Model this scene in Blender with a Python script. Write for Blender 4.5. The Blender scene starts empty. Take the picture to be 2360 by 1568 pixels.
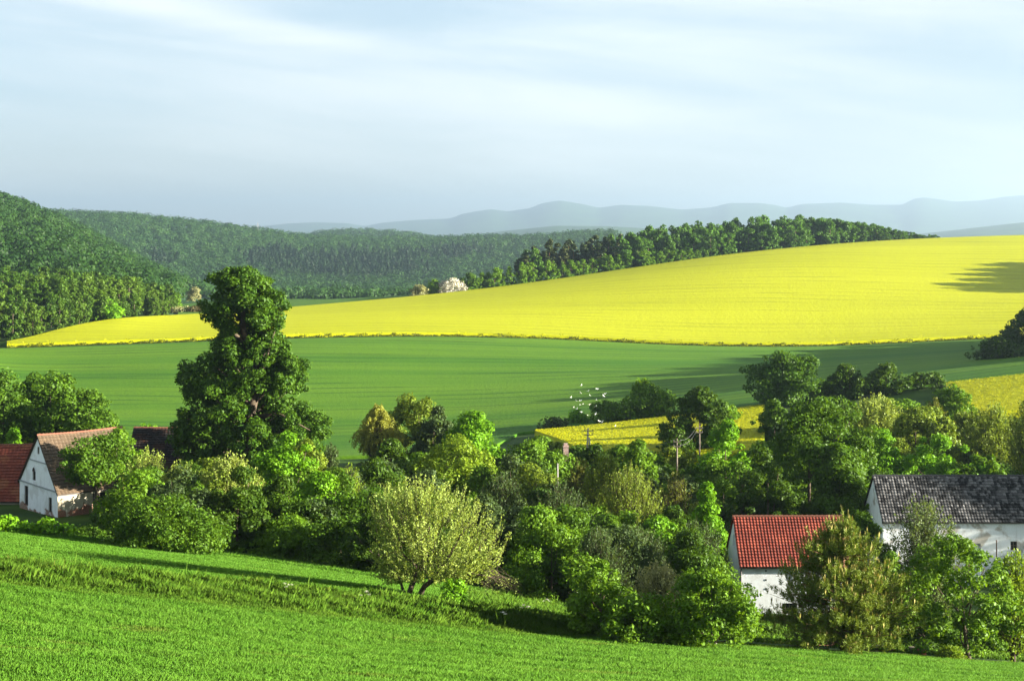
import bpy, math, random
import numpy as np
from mathutils import Vector

RAD = math.radians
sc = bpy.context.scene
COL = sc.collection
random.seed(7)
F, UC, VH = 3280.0, 1180.0, 530.0       # focal length, centre column, horizon row (photo measured 2360 wide)

# ------------------------------------------------------------------ camera, sky, sun, exposure
cam_d = bpy.data.cameras.new("camera"); cam = bpy.data.objects.new("camera", cam_d); COL.objects.link(cam)
cam.location = (0, 0, 0); cam.rotation_euler = (RAD(90), 0, 0)
cam_d.sensor_width = 36; cam_d.lens = F / 2360 * 36; cam_d.shift_y = -254 / 2360
cam_d.clip_start = 0.5; cam_d.clip_end = 40000
sc.camera = cam

SUN_ELEV, SUN_BACK = 12.5, 7.0          # degrees above the horizon; degrees behind the camera's right-hand side
SUN_STRENGTH, SKY_STRENGTH, EXPOSURE = 5.0, 0.06, 2.85
sd = Vector((math.cos(RAD(SUN_BACK)) * math.cos(RAD(SUN_ELEV)), -math.sin(RAD(SUN_BACK)) * math.cos(RAD(SUN_ELEV)), math.sin(RAD(SUN_ELEV))))
sun_l = bpy.data.lights.new("sun", 'SUN'); sun = bpy.data.objects.new("sun", sun_l); COL.objects.link(sun)
sun_l.energy = SUN_STRENGTH; sun_l.angle = RAD(0.5); sun_l.color = (1.0, 0.92, 0.77)
sun.location = (60, -20, 60); sun.rotation_euler = sd.to_track_quat('Z', 'Y').to_euler()

W = bpy.data.worlds.new("World"); sc.world = W; W.use_nodes = True
nt = W.node_tree; nt.nodes.clear()
def N(t, kind, **kw):
    n = t.nodes.new(kind)
    for k, v in kw.items(): setattr(n, k, v)
    return n
def M(t, op, a, b=None, c=None, clamp=False):
    n = t.nodes.new('ShaderNodeMath'); n.operation = op; n.use_clamp = clamp
    for i, x in enumerate((a, b, c)):
        if x is None: continue
        if isinstance(x, (int, float)): n.inputs[i].default_value = x
        else: t.links.new(x, n.inputs[i])
    return n.outputs[0]
def MIX(t, fac, a, b, mode='MIX'):
    n = t.nodes.new('ShaderNodeMix'); n.data_type = 'RGBA'; n.blend_type = mode
    for s, x in ((0, fac), (6, a), (7, b)):
        if isinstance(x, (int, float)): n.inputs[s].default_value = x
        elif isinstance(x, tuple): n.inputs[s].default_value = (*x, 1) if len(x) == 3 else x
        else: t.links.new(x, n.inputs[s])
    return n.outputs[2]
def NOISE(t, vec, scale, detail=3, rough=0.55, dist=0.0):
    n = t.nodes.new('ShaderNodeTexNoise'); n.inputs['Scale'].default_value = scale
    n.inputs['Detail'].default_value = detail; n.inputs['Roughness'].default_value = rough; n.inputs['Distortion'].default_value = dist
    if vec is not None: t.links.new(vec, n.inputs['Vector'])
    return n.outputs[0]
def SM(t, x, a, b):
    n = t.nodes.new('ShaderNodeMapRange'); n.interpolation_type = 'SMOOTHSTEP'
    t.links.new(x, n.inputs[0]); n.inputs[1].default_value = a; n.inputs[2].default_value = b
    return n.outputs[0]
def COMB(t, x, y, z):
    n = t.nodes.new('ShaderNodeCombineXYZ')
    for i, q in enumerate((x, y, z)):
        if isinstance(q, (int, float)): n.inputs[i].default_value = q
        else: t.links.new(q, n.inputs[i])
    return n.outputs[0]

sky = N(nt, 'ShaderNodeTexSky', sky_type='NISHITA', sun_disc=False)
sky.sun_elevation = RAD(SUN_ELEV); sky.sun_rotation = math.atan2(sd.x, sd.y); sky.dust_density = 1.2; sky.ozone_density = 1.4; sky.altitude = 300
tc = N(nt, 'ShaderNodeTexCoord'); sep = N(nt, 'ShaderNodeSeparateXYZ'); nt.links.new(tc.outputs['Generated'], sep.inputs[0])
sx, sy, sz = sep.outputs
az = M(nt, 'ARCTAN2', sx, sy)                                # bearing from the view axis
el = M(nt, 'ARCSINE', sz)                                    # height above the horizon
# thin veils and streaks of cirrus, long across the sky and sinking gently to the right
els = M(nt, 'ADD', el, M(nt, 'MULTIPLY', az, 0.10))
n1 = NOISE(nt, COMB(nt, M(nt, 'MULTIPLY', az, 4.5), M(nt, 'MULTIPLY', els, 36.0), 3.7), 1.0, 7, 0.62, 0.7)
n2 = NOISE(nt, COMB(nt, M(nt, 'MULTIPLY', az, 2.2), M(nt, 'MULTIPLY', els, 13.0), 9.1), 1.0, 4, 0.5, 0.3)
veil = M(nt, 'ADD', M(nt, 'MULTIPLY', n1, 0.5), M(nt, 'MULTIPLY', n2, 0.9))
def band(e0, wdt, a0, wa, slope):                             # one long soft bank of cloud
    d = M(nt, 'DIVIDE', M(nt, 'ADD', M(nt, 'SUBTRACT', el, e0), M(nt, 'MULTIPLY', az, slope)), wdt)
    q = M(nt, 'DIVIDE', M(nt, 'SUBTRACT', az, a0), wa)
    return M(nt, 'EXPONENT', M(nt, 'MULTIPLY', M(nt, 'ADD', M(nt, 'MULTIPLY', d, d), M(nt, 'MULTIPLY', q, q)), -1.0))
bands = M(nt, 'ADD', M(nt, 'ADD', M(nt, 'MULTIPLY', band(0.115, 0.011, -0.21, 0.15, 0.15), 0.34), M(nt, 'MULTIPLY', band(0.096, 0.018, 0.02, 0.13, 0.1), 0.22)), M(nt, 'MULTIPLY', band(0.146, 0.012, -0.12, 0.10, 0.0), -0.22))
cover = SM(nt, M(nt, 'ADD', veil, bands), 0.50, 1.12)
low = M(nt, 'SUBTRACT', 1.0, SM(nt, el, 0.0, 0.10))          # air near the horizon is thicker, duller
cloud_c = MIX(nt, low, (0.90, 0.93, 0.92), (0.92, 0.95, 0.92))
SKYK = 0.040 / SKY_STRENGTH
cl = MIX(nt, 1.0, cloud_c, (9.5 * 0.06 / SKY_STRENGTH * 0.8,) * 3, 'MULTIPLY')
base_sky = MIX(nt, 0.62, sky.outputs[0], MIX(nt, 1.0, MIX(nt, low, (0.60, 0.75, 0.88), (0.88, 0.92, 0.90)), (9.0 * 0.06 / SKY_STRENGTH * 0.8,) * 3, 'MULTIPLY'))
skymix = MIX(nt, M(nt, 'MULTIPLY', cover, 0.85), base_sky, cl)
veil_up = M(nt, 'SUBTRACT', 0.415, M(nt, 'MULTIPLY', SM(nt, el, 0.18, 0.50), 0.12))  # sky dimmed overhead, out of view, to deepen the shade
grey_r = M(nt, 'MULTIPLY', SM(nt, az, 0.02, 0.40), 0.17)         # the sky turns duller to the right
veil_up = M(nt, 'MULTIPLY', veil_up, M(nt, 'SUBTRACT', 1.0, grey_r))
skymix = MIX(nt, 1.0, skymix, COMB(nt, veil_up, veil_up, veil_up), 'MULTIPLY')
bg = N(nt, 'ShaderNodeBackground'); bg.inputs['Strength'].default_value = SKY_STRENGTH
nt.links.new(skymix, bg.inputs['Color'])
wo = N(nt, 'ShaderNodeOutputWorld'); nt.links.new(bg.outputs[0], wo.inputs[0])

sc.view_settings.view_transform = 'Standard'; sc.view_settings.look = 'None'
sc.view_settings.exposure = EXPOSURE; sc.view_settings.gamma = 1
cy = sc.cycles
cy.max_bounces = 5; cy.diffuse_bounces = 2; cy.glossy_bounces = 1; cy.transmission_bounces = 3; cy.volume_bounces = 0; cy.transparent_max_bounces = 4
cy.caustics_reflective = False; cy.caustics_refractive = False

# ------------------------------------------------------------------ object helpers
def tag(o, label=None, cat=None, group=None, kind=None):
    for k, v in (('label', label), ('category', cat), ('group', group), ('kind', kind)):
        if v: o[k] = v
    return o
def thing(name, label, cat, loc=(0, 0, 0), rot=0.0, group=None):
    o = bpy.data.objects.new(name, None); COL.objects.link(o); o.location = loc; o.rotation_euler = (0, 0, rot)
    o.empty_display_size = 0.3
    return tag(o, label, cat, group)
def link_mesh(name, me, parent=None):
    o = bpy.data.objects.new(name, me); COL.objects.link(o); o.parent = parent
    return o
def mesh_np(name, V, Q, mat, smooth=False):
    V = np.asarray(V, np.float32); Q = np.asarray(Q, np.int32); k = Q.shape[1]
    me = bpy.data.meshes.new(name)
    me.vertices.add(len(V)); me.vertices.foreach_set('co', V.ravel())
    me.loops.add(Q.size); me.loops.foreach_set('vertex_index', Q.ravel())
    me.polygons.add(len(Q)); me.polygons.foreach_set('loop_start', np.arange(len(Q), dtype=np.int32) * k)
    if smooth: me.polygons.foreach_set('use_smooth', np.ones(len(Q), bool))
    if mat: me.materials.append(mat)
    me.update(calc_edges=True); me.validate()
    return me
class MB:                                                     # collects faces for one mesh
    def __init__(s): s.v, s.f, s.m = [], [], []
    def face(s, pts, m=0):
        i = len(s.v); s.v += [tuple(p) for p in pts]; s.f.append(tuple(range(i, i + len(pts)))); s.m.append(m)
    def box(s, x0, y0, z0, x1, y1, z1, m=0):
        p = [(x, y, z) for z in (z0, z1) for y in (y0, y1) for x in (x0, x1)]; i = len(s.v); s.v += p
        for q in ((0, 2, 3, 1), (4, 5, 7, 6), (0, 1, 5, 4), (2, 6, 7, 3), (0, 4, 6, 2), (1, 3, 7, 5)):
            s.f.append(tuple(i + a for a in q)); s.m.append(m)
    def tube(s, pts, rad, sides=6, m=0, cap=True):
        pts = [Vector(p) for p in pts]; i = len(s.v)
        for k, p in enumerate(pts):
            t = (pts[min(k + 1, len(pts) - 1)] - pts[max(k - 1, 0)])
            t = t.normalized() if t.length > 1e-6 else Vector((0, 0, 1))
            a = t.cross(Vector((0.31, 0.95, 0.05))); a = a.normalized() if a.length > 1e-4 else Vector((1, 0, 0)); b = t.cross(a)
            for j in range(sides):
                w = 2 * math.pi * j / sides; s.v.append(tuple(p + (a * math.cos(w) + b * math.sin(w)) * rad[k]))
        for k in range(len(pts) - 1):
            for j in range(sides):
                c = i + k * sides; s.f.append((c + j, c + (j + 1) % sides, c + sides + (j + 1) % sides, c + sides + j)); s.m.append(m)
        if cap:
            s.f.append(tuple(i + j for j in range(sides))[::-1]); s.m.append(m)
            e = i + (len(pts) - 1) * sides; s.f.append(tuple(e + j for j in range(sides))); s.m.append(m)
    def mesh(s, name, mats, smooth=False):
        me = bpy.data.meshes.new(name); me.from_pydata(s.v, [], s.f)
        for m in (mats if isinstance(mats, (list, tuple)) else [mats]): me.materials.append(m)
        if any(s.m): me.polygons.foreach_set('material_index', s.m)
        if smooth: me.polygons.foreach_set('use_smooth', [True] * len(s.f))
        me.update(); return me
    def build(s, name, mats, parent=None, smooth=False): return link_mesh(name, s.mesh(name, mats, smooth), parent)

# ------------------------------------------------------------------ materials
def newmat(name):
    m = bpy.data.materials.new(name); m.use_nodes = True; t = m.node_tree; t.nodes.clear()
    o = t.nodes.new('ShaderNodeOutputMaterial'); return m, t, o
def POS(t): return t.nodes.new('ShaderNodeNewGeometry').outputs['Position']
def OBJC(t): return t.nodes.new('ShaderNodeTexCoord').outputs['Object']
def MAPV(t, vec, scale, rot=(0, 0, 0)):
    n = t.nodes.new('ShaderNodeMapping'); n.inputs['Scale'].default_value = scale; n.inputs['Rotation'].default_value = rot
    t.links.new(vec, n.inputs['Vector']); return n.outputs[0]
def PRIN(t, col, rough=0.7, spec=0.3, bump=None, bs=0.3, bd=0.05):
    p = t.nodes.new('ShaderNodeBsdfPrincipled')
    if isinstance(col, tuple): p.inputs['Base Color'].default_value = (*col, 1)
    else: t.links.new(col, p.inputs['Base Color'])
    if isinstance(rough, (int, float)): p.inputs['Roughness'].default_value = rough
    p.inputs['Specular IOR Level'].default_value = spec
    if bump is not None:
        b = t.nodes.new('ShaderNodeBump'); b.inputs['Strength'].default_value = bs; b.inputs['Distance'].default_value = bd
        t.links.new(bump, b.inputs['Height']); t.links.new(b.outputs[0], p.inputs['Normal'])
    return p.outputs[0]
def sc3(c, k): return tuple(x * k for x in c)
def leaf_mat(name, c, c2=None, trans=0.33, scale=0.9, spec=0.10, tint=None, isl=0.45):
    m, t, o = newmat(name)
    c2 = c2 or (c[0] * 1.7, c[1] * 1.5, c[2] * 1.4)
    n = NOISE(t, POS(t), scale, 3)
    g = t.nodes.new('ShaderNodeNewGeometry'); oi = t.nodes.new('ShaderNodeObjectInfo')
    f = M(t, 'ADD', M(t, 'MULTIPLY', SM(t, n, 0.32, 0.68), 1.0 - isl), M(t, 'MULTIPLY', g.outputs['Random Per Island'], isl))
    col = MIX(t, f, c, c2)
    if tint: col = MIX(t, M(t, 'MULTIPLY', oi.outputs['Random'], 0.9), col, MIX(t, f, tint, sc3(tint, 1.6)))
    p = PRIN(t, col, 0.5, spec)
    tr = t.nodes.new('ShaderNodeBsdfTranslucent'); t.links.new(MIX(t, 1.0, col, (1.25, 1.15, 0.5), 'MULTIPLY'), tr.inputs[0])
    mx = t.nodes.new('ShaderNodeMixShader'); mx.inputs[0].default_value = trans
    t.links.new(p, mx.inputs[1]); t.links.new(tr.outputs[0], mx.inputs[2]); t.links.new(mx.outputs[0], o.inputs[0])
    return m
LM = {
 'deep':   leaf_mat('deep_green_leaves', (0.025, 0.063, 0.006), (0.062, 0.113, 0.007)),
 'dark':   leaf_mat('dark_green_leaves', (0.037, 0.090, 0.007), (0.084, 0.159, 0.009)),
 'oak':    leaf_mat('old_tree_leaves', (0.029, 0.078, 0.007), (0.072, 0.143, 0.009)),
 'mid':    leaf_mat('green_leaves', (0.061, 0.138, 0.009), (0.121, 0.220, 0.011)),
 'bright': leaf_mat('bright_green_leaves', (0.080, 0.208, 0.008), (0.147, 0.298, 0.010)),
 'lime':   leaf_mat('yellow_green_leaves', (0.107, 0.185, 0.013), (0.194, 0.278, 0.017)),
 'olive':  leaf_mat('olive_leaves', (0.086, 0.138, 0.012), (0.162, 0.222, 0.022)),
 'willow': leaf_mat('willow_leaves', (0.110, 0.165, 0.018), (0.198, 0.264, 0.035)),
 'grey':   leaf_mat('grey_green_leaves', (0.072, 0.113, 0.036), (0.127, 0.174, 0.058)),
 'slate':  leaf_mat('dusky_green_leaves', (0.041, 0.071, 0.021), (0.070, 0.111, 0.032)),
 'pale':   leaf_mat('pale_sage_leaves', (0.152, 0.214, 0.038), (0.271, 0.337, 0.059)),
 'apple':  leaf_mat('fresh_fruit_tree_leaves', (0.17, 0.235, 0.04), (0.3, 0.38, 0.085)),
 'straw':  leaf_mat('straw_coloured_leaves', (0.19, 0.21, 0.03), (0.3, 0.31, 0.055)),
 'bronze': leaf_mat('bronze_leaves', (0.075, 0.1, 0.012), (0.135, 0.15, 0.022)),
 'brown':  leaf_mat('brown_twigs', (0.085, 0.075, 0.028), (0.135, 0.12, 0.05)),
 'white':  leaf_mat('white_blossom', (0.30, 0.29, 0.24), (0.54, 0.52, 0.45), trans=0.2),
 'cream':  leaf_mat('cream_blossom_leaves', (0.2, 0.21, 0.085), (0.34, 0.34, 0.17)),
 'pine':   leaf_mat('pine_needles', (0.085, 0.135, 0.016), (0.165, 0.215, 0.026), trans=0.15),
 'candle': leaf_mat('pine_shoots', (0.24, 0.21, 0.06), (0.34, 0.3, 0.1), trans=0.1),
 'spruce': leaf_mat('dark_conifer_needles', (0.019, 0.036, 0.010), (0.038, 0.064, 0.014), trans=0.15, tint=(0.042, 0.050, 0.012)),
 'ridge':  leaf_mat('ridge_wood_leaves', (0.024, 0.067, 0.008), (0.058, 0.120, 0.012), tint=(0.060, 0.134, 0.014), isl=0.25),
 'slope':  leaf_mat('slope_wood_leaves', (0.022, 0.060, 0.006), (0.054, 0.114, 0.008), tint=(0.065, 0.113, 0.011), isl=0.25),
 'far':    leaf_mat('far_wood_leaves', (0.0138, 0.0430, 0.0103), (0.0361, 0.0860, 0.0146), scale=0.03, isl=0.12),
 'hill':   leaf_mat('hill_wood_leaves', (0.0112, 0.0361, 0.0069), (0.0292, 0.0688, 0.0103), scale=0.05, isl=0.12),
 'farcon': leaf_mat('far_conifer_needles', (0.0072, 0.0208, 0.0080), (0.0160, 0.0400, 0.0112), scale=0.03, isl=0.12),
}
def simple(name, col, rough=0.75, spec=0.25, var=0.35, scale=4.0, bump=0.0):
    m, t, o = newmat(name); n = NOISE(t, OBJC(t), scale, 4)
    c = MIX(t, n, sc3(col, 1 - var), sc3(col, 1 + var))
    t.links.new(PRIN(t, c, rough, spec, n if bump else None, bump), o.inputs[0]); return m
BARK = simple('bark', (0.075, 0.058, 0.040), 0.9, 0.1, 0.5, 3.0, 0.4)
BARKP = simple('pale_bark', (0.20, 0.165, 0.11), 0.9, 0.1, 0.5, 3.0, 0.4)
PINEB = simple('reddish_pine_bark', (0.14, 0.075, 0.045), 0.9, 0.1, 0.5, 3.0)

def field_mat(name, c1, c2, gap, streak, fine, gapk, rot=0.0, spec=0.08, trk=None, fk=0.30, bs=0.6):
    m, t, o = newmat(name); p = POS(t)
    a = NOISE(t, MAPV(t, p, streak, (0, 0, rot)), 1.0, 4, 0.6)
    b = NOISE(t, MAPV(t, p, sc3(streak, 0.17), (0, 0, rot)), 1.0, 3)
    f = NOISE(t, p, fine, 2)
    c = MIX(t, SM(t, b, 0.35, 0.65), c1, c2)
    c = MIX(t, M(t, 'MULTIPLY', SM(t, a, 0.56, 0.74), gapk), c, gap)
    c = MIX(t, M(t, 'MULTIPLY', SM(t, f, 0.40, 0.72), fk), c, gap)
    if trk:                                                    # tractor tramlines, a pair of wheel marks at every sprayer width
        s = N(t, 'ShaderNodeSeparateXYZ'); t.links.new(MAPV(t, p, (1, 1, 1), (0, 0, rot)), s.inputs[0])
        w = M(t, 'ADD', s.outputs[1], M(t, 'MULTIPLY', NOISE(t, p, 0.006, 2), 40.0))
        g = M(t, 'PINGPONG', w, trk[0]); q = M(t, 'SUBTRACT', 1.0, SM(t, M(t, 'ABSOLUTE', M(t, 'SUBTRACT', g, trk[0] * 0.5)), 0.0, trk[1]))
        q = M(t, 'MULTIPLY', q, SM(t, NOISE(t, MAPV(t, p, (0.02, 0.05, 0.0)), 1.0, 3), 0.38, 0.62))
        c = MIX(t, M(t, 'MULTIPLY', q, trk[2]), c, gap)
    t.links.new(PRIN(t, c, 0.8, spec, f, bs, 0.5), o.inputs[0]); return m
RAPE = field_mat('flowering_rapeseed', (0.318, 0.330, 0.002), (0.346, 0.354, 0.003), (0.135, 0.160, 0.003), (0.010, 0.16, 0.05), 0.9, 0.5, 0.05, trk=(9.0, 0.9, 0.7), fk=0.2, bs=0.25)
RAPES2 = field_mat('valley_flowering_rapeseed', (0.318, 0.335, 0.002), (0.346, 0.358, 0.003), (0.20, 0.23, 0.003), (0.02, 0.2, 0.05), 0.9, 0.25, 0.05, fk=0.12, bs=0.15)
WHEAT = field_mat('young_wheat', (0.046, 0.128, 0.006), (0.088, 0.175, 0.008), (0.012, 0.050, 0.003), (0.009, 0.28, 0.05), 1.6, 0.85, -0.03, trk=(6.0, 0.9, 0.9), bs=0.2)
FARG = field_mat('far_pasture', (0.050, 0.120, 0.010), (0.070, 0.135, 0.011), (0.035, 0.085, 0.010), (0.012, 0.10, 0.05), 0.6, 0.4)
MEAD = field_mat('meadow_soil', (0.040, 0.115, 0.005), (0.060, 0.140, 0.007), (0.022, 0.062, 0.004), (0.06, 0.20, 0.05), 3.0, 0.4)
def grass_mat(name, c1, c2, dry, dryk, scale):
    m, t, o = newmat(name); p = POS(t); g = t.nodes.new('ShaderNodeNewGeometry')
    n = NOISE(t, MAPV(t, p, (scale, scale * 1.8, scale)), 1.0, 4)
    c = MIX(t, M(t, 'ADD', M(t, 'MULTIPLY', SM(t, n, 0.3, 0.7), 0.6), M(t, 'MULTIPLY', g.outputs['Random Per Island'], 0.4)), c1, c2)
    d = NOISE(t, MAPV(t, p, (0.16, 0.5, 0.2)), 1.0, 3)
    c = MIX(t, M(t, 'MULTIPLY', SM(t, d, 0.62, 0.74), dryk), c, dry)
    pr = PRIN(t, c, 0.6, 0.10); tr = t.nodes.new('ShaderNodeBsdfTranslucent'); t.links.new(c, tr.inputs[0])
    mx = t.nodes.new('ShaderNodeMixShader'); mx.inputs[0].default_value = 0.4
    t.links.new(pr, mx.inputs[1]); t.links.new(tr.outputs[0], mx.inputs[2]); t.links.new(mx.outputs[0], o.inputs[0]); return m
GRASS = grass_mat('short_green_grass', (0.056, 0.152, 0.009), (0.110, 0.232, 0.022), (0.16, 0.13, 0.03), 0.35, 0.5)
BANKG = grass_mat('tall_bank_grass', (0.044, 0.118, 0.006), (0.112, 0.196, 0.018), (0.24, 0.19, 0.05), 0.65, 0.7)
RAPEP = leaf_mat('rapeseed_plants', (0.300, 0.306, 0.002), (0.350, 0.352, 0.003), trans=0.2)
RAPES = leaf_mat('rapeseed_stems', (0.03, 0.05, 0.006), (0.10, 0.11, 0.008), trans=0.2)

# ------------------------------------------------------------------ terrain as one height function of place
def P(*uv):
    a = np.array(uv, float).reshape(-1, 2); return a[:, 0], a[:, 1]
ROWS = [  # (distance as function of column, image row of the ground there)
 (P(0, 2), P(0, 3318)),
 (P(0, 42, 1180, 50, 2360, 60), P(0, 1568)),
 (P(0, 66, 1180, 69, 2360, 74), P(-900, 1260, 0, 1350, 420, 1388, 900, 1440, 1200, 1465, 1750, 1494, 2100, 1516, 2360, 1534, 3200, 1590)),
 (P(0, 73, 1180, 76, 1750, 78, 2360, 80), P(-900, 1230, 0, 1302, 500, 1345, 850, 1378, 1180, 1416, 1330, 1440, 1750, 1480, 2100, 1505, 2360, 1524, 3200, 1570)),
 (P(0, 100, 600, 97, 1180, 94, 1750, 97, 2360, 97), P(-900, 1150, 0, 1222, 270, 1253, 470, 1275, 850, 1328, 1180, 1380, 1330, 1410, 1750, 1458, 2360, 1485, 3200, 1500)),
 (P(0, 135), P(-900, 1180, 0, 1240, 600, 1232, 1180, 1270, 1750, 1322, 2360, 1290, 3200, 1230)),
 (P(0, 190), P(-900, 1060, 0, 1090, 600, 1080, 1180, 1074, 1750, 1055, 2360, 1010, 3200, 930)),
 (P(0, 245), P(-900, 1010, 0, 1030, 780, 1028, 1180, 1010, 1250, 1005, 1400, 985, 1560, 966, 1760, 940, 2100, 900, 2200, 884, 2360, 868, 3200, 800)),
 (P(-900, 390, 0, 400, 1180, 430, 1700, 420, 2360, 430), P(-900, 830, 0, 803, 400, 790, 700, 778, 1000, 773, 1200, 778, 1400, 787, 1600, 800, 1700, 807, 1760, 806, 1850, 800, 2100, 791, 2360, 778, 3200, 740)),
 (P(-900, 395, 0, 404, 20, 406, 150, 445, 260, 480, 480, 540, 850, 600, 1180, 640, 1660, 700, 2360, 800), P(-900, 828, 0, 802, 20, 800, 110, 772, 200, 748, 260, 739, 380, 733, 480, 728, 660, 715, 850, 697, 1000, 684, 1180, 666, 1300, 648, 1400, 631, 1500, 612, 1660, 590, 1800, 575, 1900, 565, 2160, 550, 2360, 545, 3200, 530)),
 (P(-900, 540, 0, 560, 330, 600, 400, 640, 480, 790, 850, 850, 1180, 800, 1660, 820, 2360, 920), P(-900, 640, 0, 682, 200, 692, 330, 710, 400, 716, 480, 690, 850, 690, 1000, 693, 1180, 692, 1660, 604, 2360, 566, 3200, 550)),
 (P(0, 1300), P(-1400, 250, -400, 380, 0, 475, 100, 511, 200, 557, 300, 611, 400, 669, 450, 692, 480, 700, 1180, 700, 1660, 640, 2360, 600)),
 (P(0, 1700), P(0, 560, 300, 650, 430, 688, 850, 690, 1180, 690, 1660, 640, 2360, 590)),
 (P(0, 2600), P(-800, 470, 0, 500, 150, 506, 300, 512, 450, 526, 560, 541, 640, 552, 720, 562, 850, 566, 940, 566, 1000, 566, 1100, 562, 1200, 562, 1400, 550, 2360, 556)),
 (P(0, 3050), P(0, 585)),
 (P(0, 3550), P(0, 540, 560, 556, 660, 559, 730, 547, 790, 541, 860, 541, 930, 546, 975, 553, 1010, 560, 1100, 562, 1250, 560, 2360, 565)),
 (P(0, 4600), P(0, 575)),
 (P(0, 9000), P(0, 560, 900, 560, 1040, 549, 1150, 533, 1280, 520, 1400, 521, 1600, 532, 2100, 541, 2250, 524, 2360, 512, 3000, 500)),
 (P(0, 12500), P(0, 562)),
 (P(0, 19000), P(0, 540, 560, 531, 600, 521, 660, 515, 720, 512, 800, 514, 840, 521, 880, 513, 950, 507, 1040, 503, 1060, 494, 1090, 488, 1130, 482, 1170, 487, 1220, 480, 1250, 468, 1290, 462, 1340, 470, 1380, 479, 1430, 472, 1500, 475, 1570, 483, 1640, 478, 1680, 468, 1750, 468, 1790, 473, 1812, 479, 1850, 470, 1940, 467, 2010, 472, 2080, 472, 2105, 458, 2130, 455, 2170, 460, 2200, 465, 2260, 462, 2320, 453, 2360, 450, 2700, 440, 3300, 455)),
 (P(0, 26000), P(0, 545)),
]
def soft(i, u, c):                                            # field edges and slopes bend gently, without kinks
    w = 110 + (210 * np.clip((np.asarray(u) - 450) / 350, 0, 1) if 6 <= i <= 10 else 0) if 4 <= i <= 11 else (50 if i < 4 else 8)
    return sum(k * np.interp(np.asarray(u) + o * w, *c) for o, k in ((-1, .03), (-.8, .07), (-.6, .11), (-.4, .13), (-.2, .1), (0, .12), (.2, .1), (.4, .13), (.6, .11), (.8, .07), (1, .03)))
def row_y(i, u): return soft(i, u, ROWS[i][0])
def row_v(i, u): return soft(i, u, ROWS[i][1])
def height(X, Y):
    X = np.atleast_1d(np.asarray(X, float)).ravel(); Y = np.atleast_1d(np.asarray(Y, float)).ravel()
    Yc = np.maximum(Y, 2.0); u = np.clip(UC + F * X / Yc, -1400, 3800)
    K = np.array([row_y(i, u) for i in range(len(ROWS))]); Z = -np.array([(row_v(i, u) - VH) for i in range(len(ROWS))]) / F * K
    h = np.diff(K, axis=0); d = np.diff(Z, axis=0) / h
    m = np.zeros_like(Z); m[0], m[-1] = d[0], d[-1]
    d0, d1 = d[:-1], d[1:]; w1 = 2 * h[1:] + h[:-1]; w2 = h[1:] + 2 * h[:-1]; ok = d0 * d1 > 0
    with np.errstate(divide='ignore', invalid='ignore'):
        m[1:-1] = np.where(ok, (w1 + w2) / (w1 / d0 + w2 / d1), 0.0)
    for r in (7, 8): m[r] = (h[r - 1] * d[r] + h[r] * d[r - 1]) / (h[r - 1] + h[r])   # rounded folds under the crops
    j = np.clip((K <= Yc).sum(0) - 1, 0, len(ROWS) - 2); r = np.arange(len(u))
    H = h[j, r]; s = np.clip((Yc - K[j, r]) / H, 0, 1)
    return ((1 + 2 * s) * (1 - s) ** 2 * Z[j, r] + s * (1 - s) ** 2 * H * m[j, r] + s * s * (3 - 2 * s) * Z[j + 1, r] + s * s * (s - 1) * H * m[j + 1, r])
def hz(x, y): return float(height(x, y)[0])
def ground(u, Y):
    x = (u - UC) / F * Y; return Vector((x, Y, hz(x, Y)))
def at(u, v, Y): return Vector(((u - UC) / F * Y, Y, -(v - VH) / F * Y))
def y_at(u, v, lo, hi):                                       # first distance at which the ground shows at row v
    ys = np.linspace(lo, hi, 300); z = height((u - UC) / F * ys, ys); vv = VH - F * z / ys
    k = np.argmax(vv <= v); return float(ys[k]) if (vv <= v).any() else hi

def terrain_mat():
    m, t, o = newmat('country_ground'); p = POS(t); s = N(t, 'ShaderNodeSeparateXYZ'); t.links.new(p, s.inputs[0])
    n = NOISE(t, p, 0.12, 5); n2 = NOISE(t, p, 1.3, 3); n3 = NOISE(t, p, 0.004, 5, 0.65)
    near = MIX(t, SM(t, n, 0.35, 0.65), (0.026, 0.062, 0.007), (0.050, 0.095, 0.010))
    near = MIX(t, M(t, 'MULTIPLY', n2, 0.5), near, (0.018, 0.040, 0.007))
    wood = MIX(t, SM(t, n3, 0.4, 0.6), (0.020, 0.052, 0.018), (0.040, 0.090, 0.026))
    c = MIX(t, SM(t, s.outputs[1], 420.0, 560.0), near, wood)
    t.links.new(PRIN(t, c, 0.9, 0.1, n3, 0.4, 60.0), o.inputs[0]); return m
yy = np.unique(np.concatenate([np.linspace(-30, 2, 9), np.geomspace(2, 40, 14), np.arange(40, 110, 2.0), np.arange(110, 260, 5.0), np.arange(260, 900, 12.0), np.geomspace(900, 26000, 230)]))
ss = np.linspace(-0.48, 0.48, 400)
YY, SS = np.meshgrid(yy, ss, indexing='ij'); XX = SS * (np.maximum(YY, 0) + 60)
ZZ = height(XX, YY).reshape(YY.shape)
ZZ[yy < 2] -= 0.0
def grid_quads(a, b):
    i = np.arange(a - 1)[:, None] * b + np.arange(b - 1)[None, :]
    return np.stack([i, i + 1, i + b + 1, i + b], -1).reshape(-1, 4)
TERR = terrain_mat()
tag(link_mesh('terrain', mesh_np('terrain', np.stack([XX, YY, ZZ], -1).reshape(-1, 3), grid_quads(*YY.shape), TERR, True)), kind='structure')

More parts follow.
